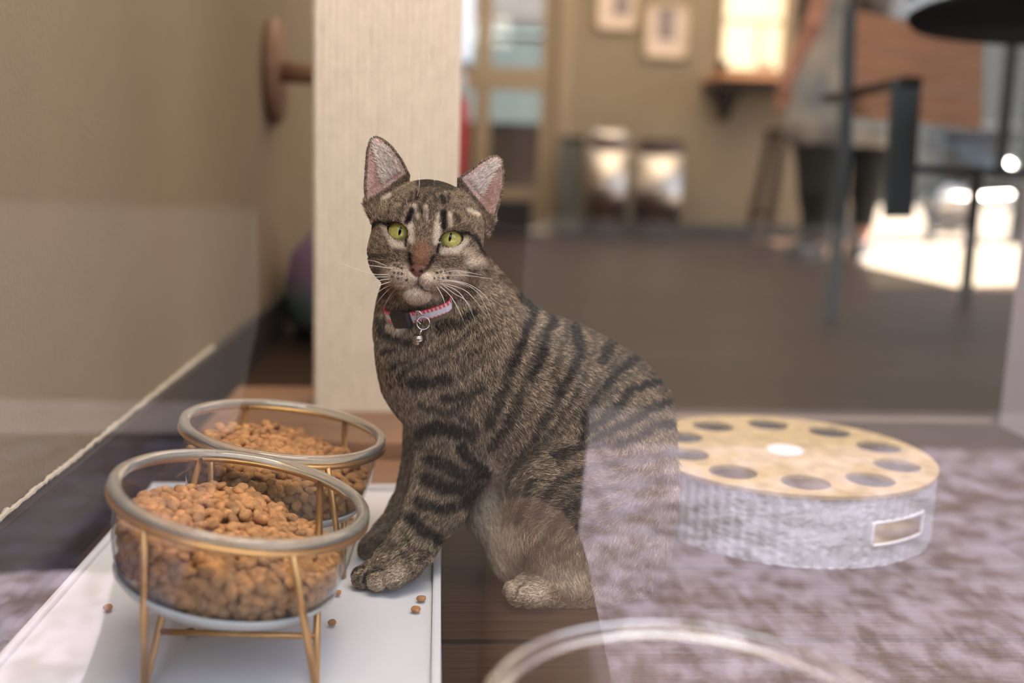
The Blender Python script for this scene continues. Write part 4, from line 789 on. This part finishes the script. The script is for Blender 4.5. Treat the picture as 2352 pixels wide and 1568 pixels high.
def eyeval(q):
    r = np.full(len(q), 9.)
    for (ec, tl, a_, b_2, cw, re, pp, pt) in EYE:
        u, v = q[:, 0]-ec[0]+(3.5 if ec[0] < 0 else -2.5), q[:, 1]-ec[1]; c, s = math.cos(tl), math.sin(tl); r = np.minimum(r, np.where(q[:, 2] > 20, np.hypot((u*c+v*s)/a_, (-u*s+v*c)/b_2), 9))
    return r
ev = eyeval(q_); vc[ev < 1.15] = (.004, .003, .003)
cat = empty('tabby_cat', (*bp_(1230, 1000, .87)[:2], 0), 'grey-brown tabby cat sitting beside the food bowls, head turned to the viewer', 'cat'); CO = np.array(cat.location)
fm = bpy.data.materials.new('cat_skin_and_fur'); fm.use_nodes = True; nt = fm.node_tree; b = nt.nodes['Principled BSDF']; at = nt.nodes.new('ShaderNodeAttribute'); at.attribute_name = 'coat'
nt.links.new(at.outputs['Color'], b.inputs['Base Color']); b.inputs['Roughness'].default_value = .65; b.inputs['Specular IOR Level'].default_value = .25
body_o = fast_mesh('body', CV-CO, CQ, fm, cat)
a_ = body_o.data.color_attributes.new('coat', 'FLOAT_COLOR', 'POINT'); a_.data.foreach_set('color', np.concatenate([vc, np.ones((len(vc), 1))], 1).astype(np.float32).ravel())
# ---------------------------------------------------------------- collar path (needed before the fur)
nk = np.array(bp_(965, 666, .858)); axA = RT*math.cos(math.radians(18))+UP*math.sin(math.radians(18)); axB = -FW*math.cos(math.radians(33))-UP*math.sin(math.radians(33)); axB -= axA*(axA@axB); axB /= np.linalg.norm(axB); axN = np.cross(axA, axB)
CPTS = []
for k in range(120):
    a = 2*math.pi*k/120; d = axA*math.sin(a)+axB*math.cos(a); rs = np.arange(.075, .005, -.0005); P = nk+rs[:, None]*d; f_ = G.sample(P); rr_ = rs[np.argmax(f_ < 0)]; xx = proj(nk+d*rr_)[0]; CPTS.append(nk+d*(rr_+(.0034 if d@FW < 0 and 886 < xx < 1040 else -.007)))
CPTS = np.array(CPTS)
for _ in range(3): CPTS = (np.roll(CPTS, 1, 0)+CPTS*2+np.roll(CPTS, -1, 0))/4
# ---------------------------------------------------------------- fur
tri = np.concatenate([CQ[:, [0, 1, 2]], CQ[:, [0, 2, 3]]]); A, B, C_ = CV[tri[:, 0]], CV[tri[:, 1]], CV[tri[:, 2]]
ar = np.linalg.norm(np.cross(B-A, C_-A), axis=1)*.5; cen = (A+B+C_)/3; qc = uvw(cen); hdm = (np.linalg.norm(qc[:, :2]-np.array([0, 20]), axis=1) < 220) & (proj(cen)[:, 1] < 700)
nrm = np.cross(B-A, C_-A); nrm /= np.linalg.norm(nrm, axis=1, keepdims=True)+1e-12; away = nrm@FW > .25
NH = 400000; pr_ = ar*np.where(hdm, 2.6, 1.0)*np.where(away, .45, 1.); ti = RNG.choice(len(tri), NH, p=pr_/pr_.sum()); r1, r2 = RNG.random(NH), RNG.random(NH); sq = np.sqrt(r1)
RP = A[ti]*(1-sq)[:, None]+B[ti]*(sq*(1-r2))[:, None]+C_[ti]*(sq*r2)[:, None]; RN = G.grad(RP)
q = uvw(RP); dk, lt, br, lea, ei, ein, hd = coat(RP, RN); ev = eyeval(q)
keep = ~((lea & (q[:, 2] > 100)) | (ev < 1.09) | (RP[:, 2] < .0018) | ((RN[:, 2] < -.85) & (RP[:, 2] < .016)))
cd_ = np.min(np.linalg.norm(RP[:, None, :]-CPTS[None, ::3], axis=2), axis=1) if False else np.concatenate([np.min(np.linalg.norm(RP[i:i+20000, None, :]-CPTS[None, ::3], axis=2), axis=1) for i in range(0, NH, 20000)])
pxc = proj(RP)[:, 0]; keep &= (cd_ > .0058) | (pxc > 1044) | (pxc < 880); keep &= ~(ei & (RNG.random(NH) < .35))
RP, RN, q, dk, lt, br, ei, ein, ev, hd, cd_ = [x[keep] for x in (RP, RN, q, dk, lt, br, ei, ein, ev, hd, cd_)]; n = len(RP)
# flow
D = np.zeros((n, 3)); L = np.zeros(n); WS = np.zeros(n)
for (a, b_, r, l_) in BONES:
    ba = b_-a; t = np.clip(((RP-a)@ba)/(ba@ba), 0, 1); d = np.maximum(np.linalg.norm(RP-a-t[:, None]*ba, axis=1)-r*.85, .0015); w_ = 1/d**3; D += w_[:, None]*ba/np.linalg.norm(ba); L += w_*l_; WS += w_
L /= WS
nosep = hp(NX, -60, 100); hf = RP-nosep; hf /= np.linalg.norm(hf, axis=1, keepdims=True)+1e-9; hf += np.where(q[:, 1:2] < -60, -.5, .25)*HV+np.where(q[:, 1:2] < -95, -.8, 0)*HV
hw = np.clip((215-np.linalg.norm(q[:, :2]-np.array([0, 20]), axis=1))/40, 0, 1)*np.clip((705-proj(RP)[:, 1])/30, 0, 1)*np.clip((q[:, 2]+130)/40, 0, 1)
D /= np.linalg.norm(D, axis=1, keepdims=True)+1e-9; D = D*(1-hw[:, None])+hf*hw[:, None]
ndist = np.linalg.norm(RP-nosep, axis=1)/HS; hlen = np.interp(ndist, [15, 45, 100, 190, 260], [.0012, .0020, .0034, .0050, .0045]); hlen = np.where((q[:, 1] < -105), .0048, hlen); hlen = np.where(ev < 2.0, np.minimum(hlen, .0019), hlen)
L = L*(1-hw)+hlen*hw
EAROUT = np.zeros(n, bool); earreg = (ein > -2) & (q[:, 1] > 62)
for i_, (outl, s_) in enumerate(EARS):
    m_ = earreg & (np.sign(q[:, 0]) == s_); tip = hl(*outl[4]); base = (hl(*outl[0])+hl(*outl[9]))/2; ad = tip-base; ad /= np.linalg.norm(ad); dir3 = HU*ad[0]+HV*ad[1]; out3 = HU*s_
    D[m_] = dir3; L[m_] = .0016; m2 = m_ & ei; D[m2] = dir3*.62+out3*.75+HWv*.15; sl_ = ((q[:, 0]-base[0])*ad[1]*s_-(q[:, 1]-base[1])*ad[0]*s_); med = sl_ < 6; L[m2] = np.where(med[m2] & (ein[m2] > 15), .0062, .0012); EAROUT[m2 & ~med] = True
dt = D-RN*np.sum(D*RN, axis=1, keepdims=True); dt /= np.linalg.norm(dt, axis=1, keepdims=True)+1e-9
jit = RNG.normal(size=(n, 3))*.26; clump = np.stack([fnoise(RP, 420, 21+i) for i in range(3)], 1)*.22; dt = dt+jit+clump*(1-.5*hw[:, None]); dt -= RN*np.sum(dt*RN, axis=1, keepdims=True); dt /= np.linalg.norm(dt, axis=1, keepdims=True)+1e-9
L *= RNG.uniform(.65, 1.2, n); lift = np.where(hw > .5, .30, .42)+RNG.uniform(-.1, .14, n); lift = np.where(L > .014, lift+.1, lift)
dk, lt, br = coat(RP+(L*.45)[:, None]*dt, RN)[:3]
pts = np.zeros((n, 4, 3)); pts[:, 0] = RP-RN*.0006
for j, (tt, ll) in enumerate(((.32, 1.15), (.66, 1.0), (1.0, .72)), 1): pts[:, j] = RP+L[:, None]*tt*(dt+RN*(lift*ll)[:, None])/np.sqrt(1+(lift*ll)**2)[:, None]
pts[:, :, 2] = np.maximum(pts[:, :, 2], np.where(pts[:, :, 0] < .006, .0112, .0012)); pts -= CO
# colour: ticked hairs, each one banded
tick = RNG.random(n); lightf = np.clip(.5+RNG.normal(size=n)*.34+.28*fnoise(RP, 900, 31), 0, 1.5)
colr = mix(BASEC[None]*(.45+.0*tick[:, None]), np.array([[.74, .55, .37]]), np.clip(lightf*.70, 0, 1)**1.3); colr = mix(colr, BRN[None]*(1+.6*tick[:, None]), np.clip(br, 0, 1)*.85)
colr = mix(colr, LITE[None]*(.8+.5*tick[:, None]), lt*.85); colr = mix(colr, DARKC[None]*(1+1.5*tick[:, None]), np.clip(dk*(1.0-.28*(tick > .80)), 0, 1)); colr[ei] = (np.array([.85, .72, .62])*(.55+.6*tick[ei][:, None]))
back = earreg & ~ei; colr[back] *= .8; colr[EAROUT] = np.array([.42, .29, .235])*(.8+.3*tick[EAROUT][:, None])
pc = np.zeros((n, 4, 4)); pc[..., 3] = 1
inv = (RNG.random(n) < .4)[:, None]
for j, (m_, m2_) in enumerate(((.40, .35), (.75, 1.2), (1.35, 1.0), (1.15, .35))): pc[:, j, :3] = np.clip(colr*np.where(inv, m2_, m_), 0, 1)
hc = bpy.data.hair_curves.new('fur'); hc.add_curves([4]*n); hc.attributes['position'].data.foreach_set('vector', pts.astype(np.float32).ravel())
ra = hc.attributes.get('radius') or hc.attributes.new('radius', 'FLOAT', 'POINT'); rad = np.where(hw > .5, .00013, .00019)[:, None]*np.array([1.0, 1.0, .8, .22])[None]*RNG.uniform(.8, 1.25, n)[:, None]; ra.data.foreach_set('value', rad.astype(np.float32).ravel())
ca = hc.attributes.new('coat', 'FLOAT_COLOR', 'POINT'); ca.data.foreach_set('color', pc.astype(np.float32).ravel())
hm = bpy.data.materials.new('cat_hair'); hm.use_nodes = True; nt = hm.node_tree; b = nt.nodes['Principled BSDF']; at = nt.nodes.new('ShaderNodeAttribute'); at.attribute_name = 'coat'
nt.links.new(at.outputs['Color'], b.inputs['Base Color']); b.inputs['Roughness'].default_value = .6; b.inputs['Specular IOR Level'].default_value = .12; hc.materials.append(hm)
fo = link(bpy.data.objects.new('fur', hc)); fo.parent = cat
# ---------------------------------------------------------------- eyes
def eye_mat(name, pu, pv, slit, rr):
    m = bpy.data.materials.new(name); m.use_nodes = True; nt = m.node_tree; b = nt.nodes['Principled BSDF']; tc = nt.nodes.new('ShaderNodeTexCoord'); mp = nt.nodes.new('ShaderNodeMapping'); mp.vector_type = 'TEXTURE'
    mp.inputs['Location'].default_value = (pu, pv, 0); mp.inputs['Rotation'].default_value = (0, 0, slit); mp.inputs['Scale'].default_value = (3.3*HS, 10.5*HS, 1); nt.links.new(tc.outputs['Object'], mp.inputs[0])
    sx = nt.nodes.new('ShaderNodeSeparateXYZ'); nt.links.new(mp.outputs[0], sx.inputs[0]); cb = nt.nodes.new('ShaderNodeCombineXYZ'); nt.links.new(sx.outputs[0], cb.inputs[0]); nt.links.new(sx.outputs[1], cb.inputs[1])
    ln = nt.nodes.new('ShaderNodeVectorMath'); ln.operation = 'LENGTH'; nt.links.new(cb.outputs[0], ln.inputs[0]); r = nt.nodes.new('ShaderNodeValToRGB'); nt.links.new(ln.outputs['Value'], r.inputs[0]); r.color_ramp.elements[0].position = .86; r.color_ramp.elements[1].position = 1.0; r.color_ramp.elements[0].color = (0, 0, 0, 1); r.color_ramp.elements[1].color = (1, 1, 1, 1)
    mp2 = nt.nodes.new('ShaderNodeMapping'); mp2.vector_type = 'TEXTURE'; mp2.inputs['Location'].default_value = (pu*.25, pv*.25, 0); mp2.inputs['Scale'].default_value = (31*HS, 31*HS, 300*HS); nt.links.new(tc.outputs['Object'], mp2.inputs[0])
    l2 = nt.nodes.new('ShaderNodeVectorMath'); l2.operation = 'LENGTH'; nt.links.new(mp2.outputs[0], l2.inputs[0]); r2 = nt.nodes.new('ShaderNodeValToRGB'); nt.links.new(l2.outputs['Value'], r2.inputs[0])
    e = r2.color_ramp.elements; e[0].position = .1; e[0].color = (.50, .50, .09, 1); e[1].position = .62; e[1].color = (.66, .58, .15, 1); e.new(.83).color = (.50, .43, .10, 1); e.new(.93).color = (.03, .025, .01, 1)
    n = nt.nodes.new('ShaderNodeTexNoise'); n.inputs['Scale'].default_value = 500; nt.links.new(tc.outputs['Object'], n.inputs['Vector']); mv = nt.nodes.new('ShaderNodeMapRange'); nt.links.new(n.outputs[0], mv.inputs[0]); mv.inputs[3].default_value = .6; mv.inputs[4].default_value = 1.35
    mx = nt.nodes.new('ShaderNodeMix'); mx.data_type = 'RGBA'; mx.blend_type = 'MULTIPLY'; mx.inputs[0].default_value = 1; nt.links.new(r2.outputs[0], mx.inputs[6]); nt.links.new(mv.outputs[0], mx.inputs[7])
    m2 = nt.nodes.new('ShaderNodeMix'); m2.data_type = 'RGBA'; m2.blend_type = 'MULTIPLY'; m2.inputs[0].default_value = 1; nt.links.new(mx.outputs[2], m2.inputs[6]); nt.links.new(r.outputs[0], m2.inputs[7]); nt.links.new(m2.outputs[2], b.inputs['Base Color'])
    b.inputs['Roughness'].default_value = .05; b.inputs['Coat Weight'].default_value = .6; b.inputs['Specular IOR Level'].default_value = .3; b.inputs['Coat Roughness'].default_value = .02; return m
for i_, (ec, tl, a2, b2, cw, re, pp, pt) in enumerate(EYE):
    c = hp(ec[0], ec[1], cw); bm = bmesh.new(); bmesh.ops.create_uvsphere(bm, u_segments=48, v_segments=32, radius=re*HS)
    o = obj('eye', bm, eye_mat('green_gold_iris_'+str(i_), (pp[0]-ec[0])*HS, (pp[1]-ec[1])*HS, math.radians(-pt), re*HS), cat, True)
    o.matrix_local = Matrix.Translation(Vector(c-CO)) @ Matrix(((HU[0], HV[0], HWv[0], 0), (HU[1], HV[1], HWv[1], 0), (HU[2], HV[2], HWv[2], 0), (0, 0, 0, 1)))
    o['label'] = 'yellow-green eye with a thin slit pupil'
# ---------------------------------------------------------------- whiskers
wm_ = mat('white_whisker', (.85, .80, .72), .4)
def surf(px, py):
    r = ray(px, py); ts = np.arange(.68, .95, .0008); P = CP+ts[:, None]*r; f_ = G.sample(P); i = np.argmax(f_ < 0); return ts[i]
WH = [((905, 617), (870, 612), (800, 603)), ((895, 630), (850, 628), (770, 600)), ((897, 640), (868, 645), (835, 660)), ((900, 646), (872, 655), (838, 672)), ((903, 652), (878, 664), (850, 688)), ((906, 656), (885, 672), (862, 700)), ((912, 660), (895, 680), (880, 708)), ((890, 612), (862, 600), (830, 596)), ((893, 636), (866, 636), (846, 640)),
      ((1012, 628), (1050, 622), (1110, 632)), ((1020, 633), (1065, 632), (1130, 640)), ((1015, 645), (1060, 650), (1100, 675), (1128, 735)), ((1022, 642), (1075, 652), (1115, 680), (1132, 715)), ((1010, 650), (1050, 668), (1075, 700), (1095, 745)), ((1008, 655), (1035, 680), (1055, 715), (1065, 740)), ((1003, 657), (1018, 685), (1028, 722)), ((1018, 650), (1065, 665), (1092, 690), (1118, 725)), ((1000, 640), (1040, 645), (1080, 662)), ((1016, 654), (1045, 675), (1070, 690), (1085, 715)),
      ((958, 452), (963, 425), (962, 395))]
for pl in WH:
    t0 = surf(*pl[0]); n_ = len(pl); ctrl = [CP+ray(*p)*(t0+.0008-(.010 if i else 0)-.006*i+(0.012 if i == n_-1 else 0)) for i, p in enumerate(pl)]
    dd = []; m_ = 14
    for k in range(m_):
        t = k/(m_-1)*(n_-1); i = min(int(t), n_-2); f_ = t-i; p0, p1, p2, p3 = [ctrl[max(0, min(n_-1, j))] for j in (i-1, i, i+1, i+2)]
        dd.append(.5*((2*p1)+(p2-p0)*f_+(2*p0-5*p1+4*p2-p3)*f_**2+(3*p1-3*p2+p3-p0)*f_**3)-CO)
    obj('whisker', tube(dd, [.00033*(1-.82*k/(m_-1)) for k in range(m_)], 5), wm_, cat, True)
# ---------------------------------------------------------------- collar with buckle, ring and bell
cm = mat('collar_webbing', (.6, .6, .6), .6); nt = cm.node_tree; b = nt.nodes['Principled BSDF']; at = nt.nodes.new('ShaderNodeAttribute'); at.attribute_name = 'band'; nt.links.new(at.outputs['Color'], b.inputs['Base Color'])
def collar_mesh():
    n = len(CPTS)*3; P = np.array([CPTS[int(k//3)]*(1-(k % 3)/3)+CPTS[(int(k//3)+1) % len(CPTS)]*((k % 3)/3) for k in range(n)]); T = np.roll(P, -1, 0)-np.roll(P, 1, 0); T /= np.linalg.norm(T, axis=1, keepdims=True)
    out = P-nk; out -= T*np.sum(out*T, 1, keepdims=True); out /= np.linalg.norm(out, axis=1, keepdims=True); Nn = np.cross(T, out); m_ = 12; V = []; C = []
    hw_ = .0054; prof = [(-hw_+2*hw_*j/m_, .0007) for j in range(m_+1)]+[(hw_-2*hw_*j/m_, -.0007) for j in range(m_+1)]
    for k in range(n):
        for (x, o) in prof:
            V.append(P[k]+Nn[k]*x+out[k]*o-CO); e = abs(x)/hw_; s = (k % 4) < 2
            C.append((.75, .75, .80, 1) if e < .48 else ((.72, .06, .08, 1) if (s or e > .9) else (.85, .55, .55, 1)))
    q = len(prof); Fq = [(k*q+j, k*q+(j+1) % q, ((k+1) % n)*q+(j+1) % q, ((k+1) % n)*q+j) for k in range(n) for j in range(q)]; return V, Fq, C, P, T, out, Nn
V, Fq, Cc, KP, KT, KO, KN = collar_mesh(); col = obj('collar', (V, Fq), cm, cat, True)
a_ = col.data.color_attributes.new('band', 'FLOAT_COLOR', 'POINT'); a_.data.foreach_set('color', np.array(Cc, np.float32).ravel()); col['label'] = 'red and white checked collar'
KPP = proj(KP); vis = [k for k in range(len(KP)) if KO[k]@FW < 0]
def kat(px): return min(vis, key=lambda k: abs(KPP[k][0]-px))
kb = kat(925); R3 = Matrix(((KT[kb][0], KN[kb][0], KO[kb][0]), (KT[kb][1], KN[kb][1], KO[kb][1]), (KT[kb][2], KN[kb][2], KO[kb][2]))).to_4x4()
bm = box(-.0088, .0088, -.0078, .0078, -.001, .0045, .002); bmesh.ops.transform(bm, matrix=Matrix.Translation(Vector(KP[kb]-CO)) @ R3, verts=bm.verts); obj('buckle', bm, M['black'], col, True)
ks = kat(966); R3 = Matrix(((KT[ks][0], KN[ks][0], KO[ks][0]), (KT[ks][1], KN[ks][1], KO[ks][1]), (KT[ks][2], KN[ks][2], KO[ks][2]))).to_4x4()
chrome = mat('chrome_ring', (.8, .76, .72), .18, metal=1)
loop = [Vector((.0028*math.cos(t), .0068*math.sin(t), .0016)) for t in np.linspace(0, 2*math.pi, 24, endpoint=False)]; obj('slide_loop', tube([Matrix.Translation(Vector(KP[ks]-CO)) @ R3 @ p for p in loop], .0007, 8, None, True), chrome, col, True)
def wp(px, py, dd): t = surf(px, py); return CP+ray(px, py)*(t-dd)
rc = wp(972, 742, .006); obj('split_ring', tube([Vector(rc-CO)+Vector(RT*(.0052*math.cos(t))+UP*(.0052*math.sin(t))) for t in np.linspace(0, 2*math.pi, 28, endpoint=False)], .0006, 8, None, True), chrome, col, True)
bc = wp(961, 780, .007); bt = wp(968, 757, .007); obj('bell_link', tube([Vector(bt-CO), Vector(wp(965, 766, .007)-CO)], .0009, 8), chrome, col, True)
bm = bmesh.new(); bmesh.ops.create_uvsphere(bm, u_segments=32, v_segments=20, radius=.0054)
bell = obj('bell', bm, mat('dark_brass_bell', (.38, .33, .27), .22, metal=1), col, True, Vector(bc-CO))
